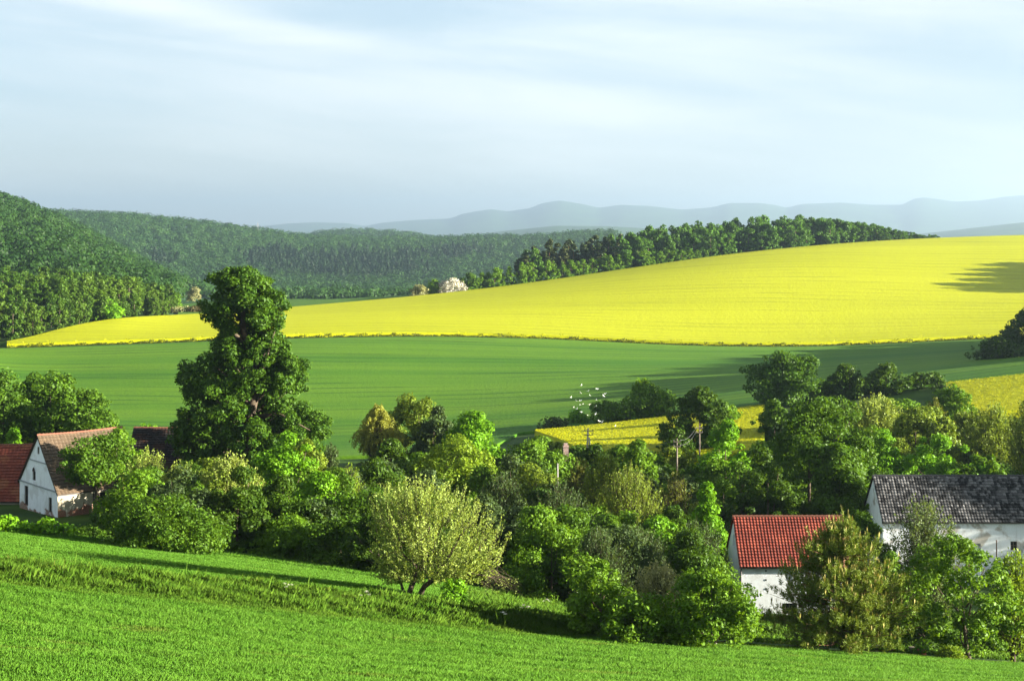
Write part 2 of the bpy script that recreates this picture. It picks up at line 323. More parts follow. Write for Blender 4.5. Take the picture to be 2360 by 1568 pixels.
def sheet(name, ya, yb, off, mat, u0, u1, nu, nv, skirt=False, kind='structure', wob=0.0):
    u = np.linspace(u0, u1, nu); rng = np.random.default_rng(len(name))
    A, B = ya(u), yb(u); s = np.linspace(0, 1, nv)[:, None]
    Y = A[None, :] + (B - A)[None, :] * s; X = (u - UC)[None, :] / F * Y
    Z = height(X, Y).reshape(Y.shape) + off
    if wob: Z = Z + rng.normal(0, wob, Z.shape)
    V = np.stack([X, Y, Z], -1)
    if skirt:
        f = V[:1].copy(); f[..., 2] -= off + 0.3; b = V[-1:].copy(); b[..., 2] -= off + 0.3; V = np.concatenate([f, V, b], 0)
    return tag(link_mesh(name, mesh_np(name, V.reshape(-1, 3), grid_quads(V.shape[0], V.shape[1]), mat, True)), kind=kind)
sheet('meadow', lambda u: row_y(1, u) - 26, lambda u: row_y(2, u), 0.03, MEAD, -500, 2860, 160, 24)
sheet('upper_meadow', lambda u: row_y(3, u) - 1, lambda u: row_y(4, u), 0.03, MEAD, -500, 1330, 120, 14)
sheet('wheat_field', lambda u: row_y(7, u) + 2 - 42 * np.clip((1195 - u) / 90, 0, 1), lambda u: row_y(8, u) - 1.2, 0.35, WHEAT, -700, 2960, 260, 60, True, wob=0.004)
sheet('rapeseed_field', lambda u: row_y(8, u) + 1.2, lambda u: row_y(9, u), 1.15, RAPE, 16, 3100, 420, 110, True, wob=0.012)
def wedge(u): return row_y(7, u) - 3 - 55 * np.clip((u - 1228) / 125, 0.03, 1)
sheet('valley_rapeseed_field', wedge, lambda u: row_y(7, u) - 3, 1.1, RAPES2, 1232, 1762, 90, 40, True, wob=0.02)
sheet('edge_rapeseed_field', lambda u: row_y(7, u) - 40, lambda u: row_y(7, u) - 3, 1.1, RAPES2, 2180, 2900, 90, 40, True, wob=0.02)
sheet('far_pasture', lambda u: row_y(9, u) + 12, lambda u: row_y(10, u) + 20, 0.4, FARG, 410, 1000, 60, 20)

# ------------------------------------------------------------------ foliage generators
def unit(a): return a / np.maximum(np.linalg.norm(a, axis=-1, keepdims=True), 1e-9)
def cards(Pp, Nn, L, Wd, rng, along=None):
    n = len(Pp); t = np.cross(Nn, unit(rng.normal(size=(n, 3)))) if along is None else along
    t = unit(t); b = unit(np.cross(Nn, t)); L = np.broadcast_to(np.asarray(L, float), (n,))[:, None]; Wd = np.broadcast_to(np.asarray(Wd, float), (n,))[:, None]
    fold = unit(Nn) * Wd * 0.18
    V = np.stack([Pp + t * L / 2, Pp + b * Wd / 2 + fold, Pp - t * L / 2, Pp - b * Wd / 2 + fold], 1).reshape(-1, 3)
    return V
def quadsn(n): return np.arange(n * 4, dtype=np.int32).reshape(-1, 4)
PROF = {
 'round':  [(0, .55), (.15, .85), (.35, 1), (.55, .97), (.75, .78), (.9, .5), (1, .2)],
 'egg':    [(0, .5), (.12, .85), (.3, 1), (.5, .9), (.7, .68), (.88, .38), (1, .1)],
 'dome':   [(0, .9), (.2, 1), (.45, .97), (.65, .83), (.82, .6), (.94, .35), (1, .1)],
 'column': [(0, .6), (.2, .95), (.5, 1), (.75, .8), (.9, .5), (1, .15)],
 'cone':   [(0, 1), (.3, .8), (.6, .5), (.85, .22), (1, .04)],
}
def crown_clumps(H, Wd, base, prof, K, cs, rng, cx=None):
    ph, pr = np.array(prof, float).T; out = []; f1, f2, f3, f4 = rng.uniform(0, 6.28, 4); dx, dy = rng.normal(0, .05 * Wd, 2)
    K = int(K * 1.35)
    for i in range(K):
        while True:
            h = rng.random()
            if rng.random() < np.interp(h, ph, pr) + 0.15: break
        a = rng.uniform(0, 2 * math.pi); spur = rng.random() < 0.28
        mod = 1 + .17 * math.sin(2 * a + f1 + 4 * h) + .13 * math.sin(3 * a + f2 - 6 * h) + .08 * math.sin(5 * a + f3 + 9 * h)
        R = np.interp(h, ph, pr) * Wd / 2 * mod; r = cs * Wd / 2 * (rng.uniform(.30, .55) if spur else rng.uniform(0.6, 1.25)); r = min(r, R * 0.9 + 0.10 * Wd)
        q = R * rng.uniform(.92, 1.08) if spur else max(R - r * 0.65, 0) * rng.uniform(0.45, 1.05) ** 0.5
        top = H * (1 - .10 * (1 + math.sin(2 * a + f4)) * min(1, q / (Wd * .3 + .01)))
        z = base + h * (top - base); z = min(z, top - r * 0.72) if not spur else min(z, top - r * .4); z = max(z, base * 0.6 + r * 0.45)
        x0 = np.interp(h, *cx) if cx is not None else 0.0
        out.append((x0 + dx * h + q * math.cos(a), dy * h + q * math.sin(a), z, r))
    return np.array(out)
def clump_leaves(C, n, L, rng, asp=0.62, up=0.35, sq=0.78):
    w = C[:, 3] ** 2; k = rng.choice(len(C), n, p=w / w.sum())
    d = unit(rng.normal(size=(n, 3))); rr = C[k, 3] * (0.42 + 0.58 * rng.random(n) ** 0.55) * (1 + 0.10 * rng.normal(size=n))
    d2 = d * np.array([1, 1, sq]); Pp = C[k, :3] + d2 * rr[:, None]; Pp[:, 2] = np.maximum(Pp[:, 2], 0.05)
    Nn = unit(d * 0.8 + rng.normal(size=(n, 3)) * 0.55 + np.array([0, 0, up]))
    s = L * rng.uniform(0.45, 1.45, n); return cards(Pp, Nn, s, s * asp, rng)
def limbs(mb, H, base, C, tr, rng, lean=(0, 0), nb=9, fork=0.25):
    top = Vector((lean[0], lean[1], base + 0.72 * (H - base)))
    pts = [Vector((0, 0, -0.4)), Vector((lean[0] * .08 + rng.normal() * .03 * H * .1, lean[1] * .1, base * .5)), Vector((lean[0] * .3, lean[1] * .3, base)), Vector((lean[0] * .7, lean[1] * .7, base + 0.4 * (H - base))), top]
    mb.tube(pts, [tr * 1.25, tr, tr * .8, tr * .45, tr * .12], 8)
    for k in rng.choice(len(C), min(nb, len(C)), replace=False):
        e = Vector(C[k, :3]); f = rng.uniform(fork, 0.75); z0 = max(0.25 * base, min(e.z - 0.25 * (H - base), base * .5 + f * (H - base) * .7))
        b = Vector((lean[0] * z0 / H, lean[1] * z0 / H, z0)); mid = b.lerp(e, 0.5) + Vector((rng.normal() * .03 * H, rng.normal() * .03 * H, -0.03 * H))
        mb.tube([b, mid, e], [tr * .42, tr * .27, tr * .07], 5)
def lsize(Y): return max(0.14, 0.0021 * Y)
def round_tree(parent, H, Wd, Y, mat, rng, base=0.18, prof='round', K=None, cs=0.34, cov=2.3, bark=None, lean=(0, 0), cx=None, asp=0.62, nmax=46000, L=None):
    b = base * H; pf = PROF[prof] if isinstance(prof, str) else prof; K = K or int(26 + 3 * H)
    C = crown_clumps(H, Wd, b, pf, K, cs, rng, cx); L = L or lsize(Y)
    if lean != (0, 0): C[:, 0] += lean[0] * C[:, 2] / H; C[:, 1] += lean[1] * C[:, 2] / H
    n = int(min(nmax, cov * math.pi * Wd * (H - b) / (0.5 * L * L * asp)))
    V = clump_leaves(C, n, L, rng, asp)
    tb = MB(); limbs(tb, H, b, C, max(0.05, 0.02 * H), rng, lean); tb.build('trunk', bark or BARK, parent, True)
    return link_mesh('crown', mesh_np('crown', V, quadsn(n), mat), parent)
def shoot_tree(parent, H, Wd, Y, mat, rng, S=260, m=40, base=0.15, prof='dome', bark=None, up=0.12, droop=0.0, L=None, asp=0.45, start=0.12, jit=0.22, lean=(0, 0), bare=0.12, tw=0.012):
    pf = np.array(PROF[prof] if isinstance(prof, str) else prof, float); L = L or lsize(Y) * 0.85
    h = rng.random(S) ** 0.75; R = np.interp(h, pf[:, 0], pf[:, 1]) * Wd / 2; a = rng.uniform(0, 2 * math.pi, S); q = R * rng.uniform(0.5, 1.03, S)
    E = np.stack([q * np.cos(a), q * np.sin(a), base * H + h * (1 - base) * H * rng.uniform(0.9, 1.02, S)], 1)
    z0 = np.clip(E[:, 2] - rng.uniform(0.25, 0.5, S) * H, 0.10 * H, None); B = np.stack([E[:, 0] * .30, E[:, 1] * .30, np.minimum(z0, 0.6 * H)], 1)
    for A in (E, B): A[:, 0] += lean[0] * A[:, 2] / H; A[:, 1] += lean[1] * A[:, 2] / H
    s = np.linspace(0, 1, 7); Lb = np.linalg.norm(E - B, axis=1)
    def pt(k, f):
        p = B[k] + (E[k] - B[k]) * f[:, None]; p[:, 2] += -up * Lb[k] * 4 * f * (1 - f) * 0.5 if up > 0 else 0
        if droop: p[:, 2] += droop * Lb[k] * (1.6 * f - 1.9 * f ** 2.2)
        return p
    k = rng.integers(0, S, S * m); f = start + (1 - start) * rng.random(S * m) ** 0.85
    Pp = pt(k, f); T = unit(pt(k, np.minimum(f + .05, 1.05)) - Pp); Pp = Pp + rng.normal(size=Pp.shape) * (jit * (1.25 - f))[:, None]
    Pp[:, 2] = np.maximum(Pp[:, 2], 0.06)
    Nn = unit(rng.normal(size=Pp.shape) + np.array([0, 0, .5])); al = unit(T * 0.8 + rng.normal(size=Pp.shape) * .6)
    sz = L * rng.uniform(0.6, 1.25, len(Pp)); V = cards(Pp, Nn, sz, sz * asp, rng, al)
    tb = MB(); tr = max(0.05, 0.02 * H)
    tb.tube([(0, 0, -.4), (lean[0] * .15, lean[1] * .15, .18 * H), (lean[0] * .4, lean[1] * .4, .42 * H)], [tr * 1.3, tr, tr * .5], 7)
    for i in range(S):
        f = np.array([0, .5, 1.0]); p = pt(np.full(3, i), f); tb.tube([tuple(x) for x in p], [tw * 2.2, tw * 1.3, tw * .4], 3, cap=False)
    for i in rng.choice(S, min(S, 12), replace=False):
        z = B[i][2] * .45; tb.tube([(lean[0] * z / H, lean[1] * z / H, z), tuple(B[i] * np.array([.7, .7, .75])), tuple(B[i])], [tr * .5, tr * .35, tr * .2], 5)
    tb.build('trunk', bark or BARK, parent, True)
    return link_mesh('crown', mesh_np('crown', V, quadsn(len(Pp)), mat), parent)

SEED = [100]
def plant(name, cat, label, u, vtop, wpx, Y, style, mat, group=None, vbase=None, **kw):
    SEED[0] += 1; rng = np.random.default_rng(SEED[0])
    if vbase is not None: Y = y_at(u, vbase, Y - 14, Y + 25)
    g = ground(u, Y); H = max(0.6, at(u, vtop, Y).z - g.z); Wd = wpx / F * Y
    root = thing(name, label, cat, g, 0, group); Wd *= 1.17
    if style == 'shoot': shoot_tree(root, H, Wd, Y, LM[mat], rng, **kw)
    else: round_tree(root, H, Wd, Y, LM[mat], rng, prof=style, **kw)
    return root

HAZE = 0.95e-4
# ------------------------------------------------------------------ buildings
def wall_mat(name, base, stain, brick=None, bz=0.0, bk=0.0, patch=0.5):
    m, t, o = newmat(name); p = OBJC(t); s = N(t, 'ShaderNodeSeparateXYZ'); t.links.new(p, s.inputs[0])
    n = NOISE(t, p, 0.55, 5, 0.6, 0.4); n2 = NOISE(t, MAPV(t, p, (2.2, 2.2, 0.5)), 1.0, 4); n3 = NOISE(t, p, 6.0, 3)
    c = MIX(t, M(t, 'MULTIPLY', SM(t, n, 0.50, 0.62), patch), base, stain)
    c = MIX(t, M(t, 'MULTIPLY', SM(t, n2, 0.52, 0.75), 0.35), c, sc3(stain, 0.8))
    c = MIX(t, M(t, 'MULTIPLY', SM(t, n3, 0.4, 0.8), 0.18), c, sc3(base, 0.6))
    if brick:
        br = t.nodes.new('ShaderNodeTexBrick'); t.links.new(MAPV(t, p, (1, 1, 1), (RAD(90), 0, 0)), br.inputs['Vector'])
        br.inputs['Scale'].default_value = 3.2; br.inputs['Color1'].default_value = (*brick, 1); br.inputs['Color2'].default_value = (*sc3(brick, 0.6), 1); br.inputs['Mortar'].default_value = (0.32, 0.28, 0.22, 1)
        w = M(t, 'ADD', M(t, 'SUBTRACT', bz, s.outputs[2]), M(t, 'MULTIPLY', M(t, 'SUBTRACT', n, 0.5), bk))
        c = MIX(t, SM(t, w, 0.0, 0.25), c, br.outputs[0])
    t.links.new(PRIN(t, c, 0.9, 0.15, n3, 0.25, 0.03), o.inputs[0]); return m
def tile_mat(name, c1, c2, c3, k3=0.25, scale=0.6):
    m, t, o = newmat(name); g = t.nodes.new('ShaderNodeNewGeometry'); p = OBJC(t)
    c = MIX(t, g.outputs['Random Per Island'], c1, c2); n = NOISE(t, p, scale, 4, 0.6)
    c = MIX(t, M(t, 'MULTIPLY', SM(t, n, 0.50, 0.60), k3), c, c3)
    t.links.new(PRIN(t, c, 0.8, 0.25, NOISE(t, p, 9.0, 2), 0.3, 0.02), o.inputs[0]); return m
GLASS_D = simple('dark_opening', (0.012, 0.012, 0.014), 0.35, 0.4, 0.4, 2.0)
FRAME = simple('weathered_frame', (0.16, 0.13, 0.10), 0.8, 0.2)
FRAMEW = simple('pale_frame', (0.5, 0.52, 0.52), 0.7, 0.2)
GUT = simple('gutter_board', (0.10, 0.09, 0.085), 0.6, 0.3)
W_WHITE = wall_mat('whitewashed_wall', (0.74, 0.78, 0.80), (0.44, 0.44, 0.42), patch=0.5)
W_BARN = wall_mat('patchy_white_wall', (0.74, 0.78, 0.80), (0.36, 0.33, 0.28), patch=0.9)
W_OLD = wall_mat('peeling_plaster_wall', (0.46, 0.41, 0.31), (0.27, 0.23, 0.17), (0.26, 0.10, 0.06), 1.5, 6.5, 0.9)
W_DKBRICK = wall_mat('dark_brick_wall', (0.10, 0.07, 0.05), (0.05, 0.04, 0.03))  # dark brick with darker patches at random
W_GAB = wall_mat('white_gable_plaster', (0.88, 0.90, 0.90), (0.60, 0.59, 0.56), (0.34, 0.10, 0.06), 0.75, 3.0, 0.5)
T_RED = tile_mat('red_pantiles', (0.185, 0.034, 0.020), (0.135, 0.028, 0.018), (0.30, 0.07, 0.04), 0.5)
T_OLDRED = tile_mat('old_red_tiles', (0.20, 0.045, 0.024), (0.14, 0.033, 0.020), (0.28, 0.11, 0.045), 0.6, 0.35)
T_BROWN = tile_mat('brown_clay_tiles', (0.120, 0.082, 0.050), (0.080, 0.056, 0.036), (0.075, 0.055, 0.032), 0.6)
T_BLACK = tile_mat('mossy_black_tiles', (0.008, 0.008, 0.009), (0.155, 0.15, 0.148), (0.008, 0.008, 0.008), 0.97, 1.6)
T_SHADED = tile_mat('shade_darkened_brown_tiles', (0.016, 0.011, 0.010), (0.009, 0.008, 0.007), (0.06, 0.022, 0.010), 0.5)  # old brown tiles, the shade under the tall tree put into their colour
RIDGE = simple('ridge_tile', (0.20, 0.08, 0.05), 0.8)

def clip_poly(poly, a, b, c):                                  # keep a*x+b*y <= c
    out = []
    for i in range(len(poly)):
        p, q = poly[i], poly[(i + 1) % len(poly)]; dp, dq = a * p[0] + b * p[1] - c, a * q[0] + b * q[1] - c
        if dp <= 0: out.append(p)
        if dp * dq < 0:
            s = dp / (dp - dq); out.append((p[0] + s * (q[0] - p[0]), p[1] + s * (q[1] - p[1])))
    return out
def panel(mb, w, h, holes, to3, inw, clips=(), depth=0.22):
    xs = sorted({0, w, *[q for o in holes for q in (o[0], o[2])]}); zs = sorted({-1.5, h, *[q for o in holes for q in (o[1], o[3])]})
    for x0, x1 in zip(xs, xs[1:]):
        for z0, z1 in zip(zs, zs[1:]):
            cx, cz = (x0 + x1) / 2, (z0 + z1) / 2
            if any(o[0] < cx < o[2] and o[1] < cz < o[3] for o in holes): continue
            poly = [(x0, z0), (x1, z0), (x1, z1), (x0, z1)]
            for c in clips: poly = clip_poly(poly, *c)
            if len(poly) > 2: mb.face([to3(*p) for p in poly])
    for x0, z0, x1, z1 in [o[:4] for o in holes]:
        cs = [(x0, z0), (x1, z0), (x1, z1), (x0, z1)]
        for i in range(4):
            a, b = to3(*cs[i]), to3(*cs[(i + 1) % 4]); mb.face([a, b, b + inw * depth, a + inw * depth])
def window(parent, hole, to3, inw, frame, bars=(1, 1), label=None):
    x0, z0, x1, z1 = hole[:4]; mb = MB(); t = 0.07
    def bar(a, b, c, d, o=0.10):
        f = [to3(a, b) + inw * o, to3(c, b) + inw * o, to3(c, d) + inw * o, to3(a, d) + inw * o]; k = [p + inw * 0.06 for p in f]
        mb.face(f); mb.face(k[::-1])
        for i in range(4): mb.face([f[i], k[i], k[(i + 1) % 4], f[(i + 1) % 4]])
    bar(x0, z0, x0 + t, z1); bar(x1 - t, z0, x1, z1); bar(x0 + t, z0, x1 - t, z0 + t); bar(x0 + t, z1 - t, x1 - t, z1)
    for i in range(bars[0]):
        c = x0 + (x1 - x0) * (i + 1) / (bars[0] + 1); bar(c - .025, z0 + t, c + .025, z1 - t, 0.105)
    for i in range(bars[1]):
        c = z0 + (z1 - z0) * (i + 1) / (bars[1] + 1); bar(x0 + t, c - .022, x1 - t, c + .022, 0.108)
    w = mb.build('window', frame, parent); p = MB(); p.face([to3(x0, z0) + inw * .19, to3(x1, z0) + inw * .19, to3(x1, z1) + inw * .19, to3(x0, z1) + inw * .19])
    p.build('pane', GLASS_D if hole[4] == 'dark' else FRAMEW, w)
    if label: w['label'] = label
    return w
def tiled_slope(mb, L, run, rise, y0, z0, sgn, x0, tw, tl, rng, sag=0.0, lift=0.03):
    sl = math.hypot(run, rise); n = max(2, round(sl / tl)); m = max(2, round(L / tw)); dy, dz = sgn * run / sl, rise / sl; ny, nz = -sgn * rise / sl, run / sl
    def pnt(x, s, off):
        q = (x - x0) / L; k = -sag * math.sin(math.pi * q) * (s / sl)
        return (x, y0 + dy * s + ny * off, z0 + dz * s + nz * off + k)
    mb.face([pnt(x0, 0, 0), pnt(x0 + L, 0, 0), pnt(x0 + L, sl, 0), pnt(x0, sl, 0)] if not sag else [pnt(x0, 0, -.15), pnt(x0 + L, 0, -.15), pnt(x0 + L, sl, -.15), pnt(x0, sl, -.15)])
    for r in range(n):
        s0, s1 = sl * r / n - (0.02 if r else 0.06), sl * (r + 1) / n
        for c in range(m):
            a, b = x0 + L * c / m + 0.006, x0 + L * (c + 1) / m - 0.006; j = rng.normal(0, 0.006); h0 = 0.085 + j + lift * .5; h1 = 0.016 + j * .5
            mid = (a + b) / 2; i = len(mb.v)
            mb.v += [pnt(a, s0, h0), pnt(mid, s0, h0 + lift), pnt(b, s0, h0), pnt(a, s1, h1), pnt(mid, s1, h1 + lift), pnt(b, s1, h1), pnt(a, s0, 0.004), pnt(b, s0, 0.004)]
            for q in ((0, 1, 4, 3), (1, 2, 5, 4), (6, 7, 2, 1, 0)): mb.f.append(tuple(i + e for e in q)); mb.m.append(0)
def house(name, label, cat, corner, rot, L, D, He, Hr, wall, tiles, fh=(), gh=(), gable_mat=None, tw=0.3, tl=0.33, frame=FRAME, sag=0.0, over=0.25, bars=(1, 1), ridge=RIDGE, rgh=()):
    root = thing(name, label, cat, corner, rot); rng = np.random.default_rng(len(label)); Vv = Vector
    f3 = lambda x, z: Vv((x, 0, z)); g3 = lambda y, z: Vv((0, D - y, z)); r3 = lambda y, z: Vv((L, y, z)); b3 = lambda x, z: Vv((L - x, D, z))
    k = Hr / (D / 2); clips = ((-k, 1, He), (k, 1, He + k * D))   # z <= He + k*y and z <= He + k*(D-y)
    mb = MB(); panel(mb, L, He, list(fh), f3, Vv((0, 1, 0))); mb.build('wall', wall, root)
    mb = MB(); panel(mb, L, He, [], b3, Vv((0, -1, 0))); mb.build('wall', wall, root)
    gb = MB(); panel(gb, D, He + Hr, list(gh), g3, Vv((1, 0, 0)), clips); gb.build('gable_wall', gable_mat or wall, root)
    gb = MB(); panel(gb, D, He + Hr, list(rgh), r3, Vv((-1, 0, 0)), clips); gb.build('gable_wall', wall, root)
    for o in fh: window(root, o, f3, Vv((0, 1, 0)), frame if o[4] == 'dark' else FRAMEW, bars, o[5] if len(o) > 5 else None)
    for o in gh: window(root, o, g3, Vv((1, 0, 0)), frame if o[4] == 'dark' else FRAMEW, (0, 1), o[5] if len(o) > 5 else None)
    ov = over; rf = MB(); run = D / 2 + ov; ris = Hr + ov * k; zo = He - ov * k + 0.05
    tiled_slope(rf, L + 0.3, run, ris, -ov, zo, 1, -0.15, tw, tl, rng, sag); tiled_slope(rf, L + 0.3, run, ris, D + ov, zo, -1, -0.15, tw * 2, tl, rng, sag)
    ro = rf.build('roof', tiles, root)
    rb = MB(); nn = int(L / 0.38)
    for i in range(nn):
        x = -0.15 + (L + .3) * i / nn; zz = He + Hr + 0.06 - sag * math.sin(math.pi * (x + .15) / (L + .3))
        rb.tube([(x, D / 2, zz), (x + (L + .3) / nn * 1.04, D / 2, zz + 0.02)], [0.10, 0.125], 7)
    rb.build('ridge_cap', ridge, ro)
    ev = MB(); ev.box(-0.12, -ov + 0.02, zo - 0.16, L + .12, -ov + 0.14, zo - 0.01); ev.build('eave_board', GUT, root)
    return root
def world_of(corner, rot, x, y): return Vector((corner.x + x * math.cos(rot) - y * math.sin(rot), corner.y + x * math.sin(rot) + y * math.cos(rot), corner.z))

# white cottage with the red roof, right of centre
c = at(1707, 1435, 110)
H1 = house('cottage', 'small whitewashed cottage with a bright red tiled roof, partly behind the pine', 'house', c, 0, 8.5, 6.3, 4.6, 2.95, W_WHITE, T_RED,
      fh=[(3.45, 3.25, 4.0, 4.45, 'blind', 'pale bricked-up window'), (3.2, 0.7, 4.35, 1.55, 'dark', 'dark low barred window')], gh=[(2.6, 5.2, 3.2, 6.1, 'blind')], tw=0.25, tl=0.27, bars=(3, 1))
for z in (4.05, 3.35, 2.65):
    hb = MB(); hb.tube([(1.95, 0.05, z), (1.95, -0.02, z)], [0.07, 0.07], 8); hb.build('vent_hole', GLASS_D, H1)
dp = MB(); dp.tube([(0.02, -0.10, 4.3), (0.02, -0.10, -0.4)], [0.045, 0.045], 6); dp.build('downpipe', GUT, H1)
# barn with the black mottled roof
c = at(2035, 1312, 125)
BARN = house('barn', 'long white barn with patchy plaster under a black mottled tile roof', 'barn', c, 0, 17.5, 6.2, 4.45, 3.2, W_BARN, T_BLACK,
      fh=[(8.1, 1.2, 8.6, 2.3, 'blind', 'pale bricked-up window'), (11.2, 1.7, 11.8, 2.5, 'dark'), (14.2, 1.7, 14.8, 2.5, 'dark')], tw=0.26, tl=0.30, ridge=simple('dark_ridge_tile', (0.05, 0.05, 0.05)))
pp = MB(); pp.tube([(9.85, -0.35, -0.6), (9.85, -0.35, 2.7)], [0.05, 0.05], 6); pp.build('drain_pipe', simple('rusty_pipe', (0.10, 0.06, 0.04)), BARN)
# gabled farmhouse at the left
rot = math.atan2(0.66, 0.75); c = at(133, 1206, 150)
FARM = house('farmhouse', 'derelict farmhouse with a white pointed gable and peeling plaster over brick', 'house', c, rot, 9.6, 10.0, 3.3, 5.45, W_OLD, T_BROWN,
      fh=[(3.9, 1.15, 5.5, 2.75, 'dark', 'empty black window opening')],
      gh=[(1.3, 0.75, 2.3, 2.9, 'dark', 'tall narrow window beside the corner'), (7.7, 0.9, 8.5, 2.5, 'dark'), (3.5, 3.75, 4.3, 4.75, 'dark', 'arched attic window'), (4.75, 6.75, 5.3, 7.55, 'dark', 'small window high in the gable')],
      gable_mat=W_GAB, tw=0.4, tl=0.42, sag=0.12)
co = MB(); co.box(-0.10, 0.0, 3.22, -0.01, 10.0, 3.38); co.box(-0.10, 2.9, 5.9, -0.01, 7.1, 6.02); co.build('cornice', simple('grey_cornice', (0.34, 0.36, 0.36)), FARM)
ar = MB()
for (y, z0, z1) in ((10 - 3.9, 3.75, 4.75),):
    for i in range(12):
        a0, a1 = math.pi * i / 12, math.pi * (i + 1) / 12
        q = [(-.05, y + .38 * math.cos(a0), 4.75 + .42 * math.sin(a0)), (-.05, y + .5 * math.cos(a0), 4.75 + .56 * math.sin(a0)), (-.05, y + .5 * math.cos(a1), 4.75 + .56 * math.sin(a1)), (-.05, y + .38 * math.cos(a1), 4.75 + .42 * math.sin(a1))]
        ar.face(q); ar.face([(-.05, y, 4.75), q[0], q[3]], 1)
ar.build('window_arch', [W_GAB, GLASS_D], FARM)
# red roofed wing running off the left edge
c = at(-150, 1250, 160)
house('farm_wing', 'long red roofed farm wing running off the left edge beside the gable', 'house', Vector((-72, 160, c.z)), 0, 17.5, 10.0, 4.9, 5.4, W_OLD, T_OLDRED, fh=[(13, 1.2, 14, 2.6, 'dark')], tw=0.42, tl=0.40, sag=0.15)
# dark roofed shed behind the big tree
c = at(296, 1150, 171)
house('old_shed', 'sooty dark roofed shed in shade below the tall tree', 'shed', Vector((c.x, 171, -32.4)), RAD(4), 11, 8, 4.8, 3.3, W_DKBRICK, T_SHADED, tw=0.42, tl=0.40, sag=0.1)
# house whose roof corner shows behind the barn
c = at(2349, 1200, 152)
house('village_house', 'house with a rust red roof corner showing above the far end of the barn', 'house', Vector((c.x + 1.2, 152, -31.5)), RAD(-24), 11, 9, 4.7, 3.2, W_WHITE, T_RED, fh=[(3, 1.5, 4, 2.8, 'dark')], tw=0.34, tl=0.34)
# hidden cottage: chimney and a bit of roof in the trees
c = at(1296, 1140, 178)
HC = house('hidden_cottage', 'cottage in the trees showing only its pink chimney stack above the leaves', 'house', Vector((c.x, 178, -36.2)), RAD(3), 7, 6, 3.2, 2.3, W_WHITE, T_OLDRED, tw=0.4, tl=0.4)
ch = MB(); ch.box(0.35, 2.4, 4.4, 1.0, 3.1, 8.7); ch.box(0.29, 2.34, 8.7, 1.06, 3.16, 8.84); ch.box(.42, 2.5, 8.84, .9, 3.0, 9.15); ch.build('chimney', simple('pink_chimney_plaster', (0.34, 0.24, 0.21), var=0.6, scale=2.2), HC)

# ------------------------------------------------------------------ poles and wires
WOODP = simple('grey_wooden_pole', (0.17, 0.14, 0.11), 0.85); CONC = simple('concrete_pole', (0.36, 0.34, 0.33), 0.8); WIREM = simple('overhead_wire', (0.16, 0.16, 0.17), 0.5, 0.4)
def pole(u, v, Y, label, mat, r=0.10, arm=0.8, twin=False):
    top = at(u, v, Y); g = hz(top.x, Y); h = top.z - g; root = thing('utility_pole', label, 'pole', (top.x, Y, g))
    m = MB()
    if twin:
        m.tube([(-.22, 0, -.5), (-.04, 0, h)], [r, r * .8], 7); m.tube([(.30, 0, -.5), (.12, 0, h - 1.3)], [r, r * .8], 7)
    else: m.tube([(0, 0, -.5), (0.02, 0, h * .5), (0, 0, h)], [r * 1.2, r, r * .8], 8)
    m.build('shaft', mat, root); ins = MB()
    for k, z in enumerate((0.35, 0.9) if arm else ()):
        a = MB(); a.box(-arm / 2, -.14, h - z - .05, arm / 2, -.06 + 0.0, h - z + .05); b = a.build('crossarm', WOODP if not twin else GUT, root)
        for s in (-.45, .45):
            i = MB(); i.tube([(arm * s, -.10, h - z + .05), (arm * s, -.10, h - z + .25)], [.035, .025], 6); i.build('insulator', GUT, b)
    return top
pa = pole(1560, 1010, 165, 'weathered wooden pole with crossarms in front of the dark cypress shaped tree', WOODP)
pb = pole(1612, 980, 186, 'taller pale wooden pole right behind the crossarmed pole', WOODP)
pc = pole(1356, 986, 196, 'twin legged concrete pole standing against the small yellow field', CONC, 0.13, 1.3, True)
pd = pole(1285, 1067, 158, 'short white post in the trees below the pink chimney', CONC, 0.085, 0)
def wire(a, b, sag, name='overhead_wire', label=''):
    m = MB(); pts = [a.lerp(b, i / 14) + Vector((0, 0, -4 * sag * (i / 14) * (1 - i / 14))) for i in range(15)]
    m.tube(pts, [0.011] * 15, 4); return tag(m.build(name, WIREM), label, 'wire')
for dz, lb in ((0.15, 'upper overhead wire between the two wooden poles'), (0.7, 'lower overhead wire between the two wooden poles')):
    wire(pa + Vector((.4, -.1, -dz)), pb + Vector((-.4, -.1, -dz)), 0.5, label=lb)
for dz, lb in ((0.15, 'upper overhead wire running left from the crossarmed wooden pole'), (0.7, 'lower overhead wire running left from the crossarmed wooden pole')):
    wire(pa + Vector((-.4, -.1, -dz)), pc + Vector((.4, -.1, -0.3 - dz)), 1.6, label=lb)

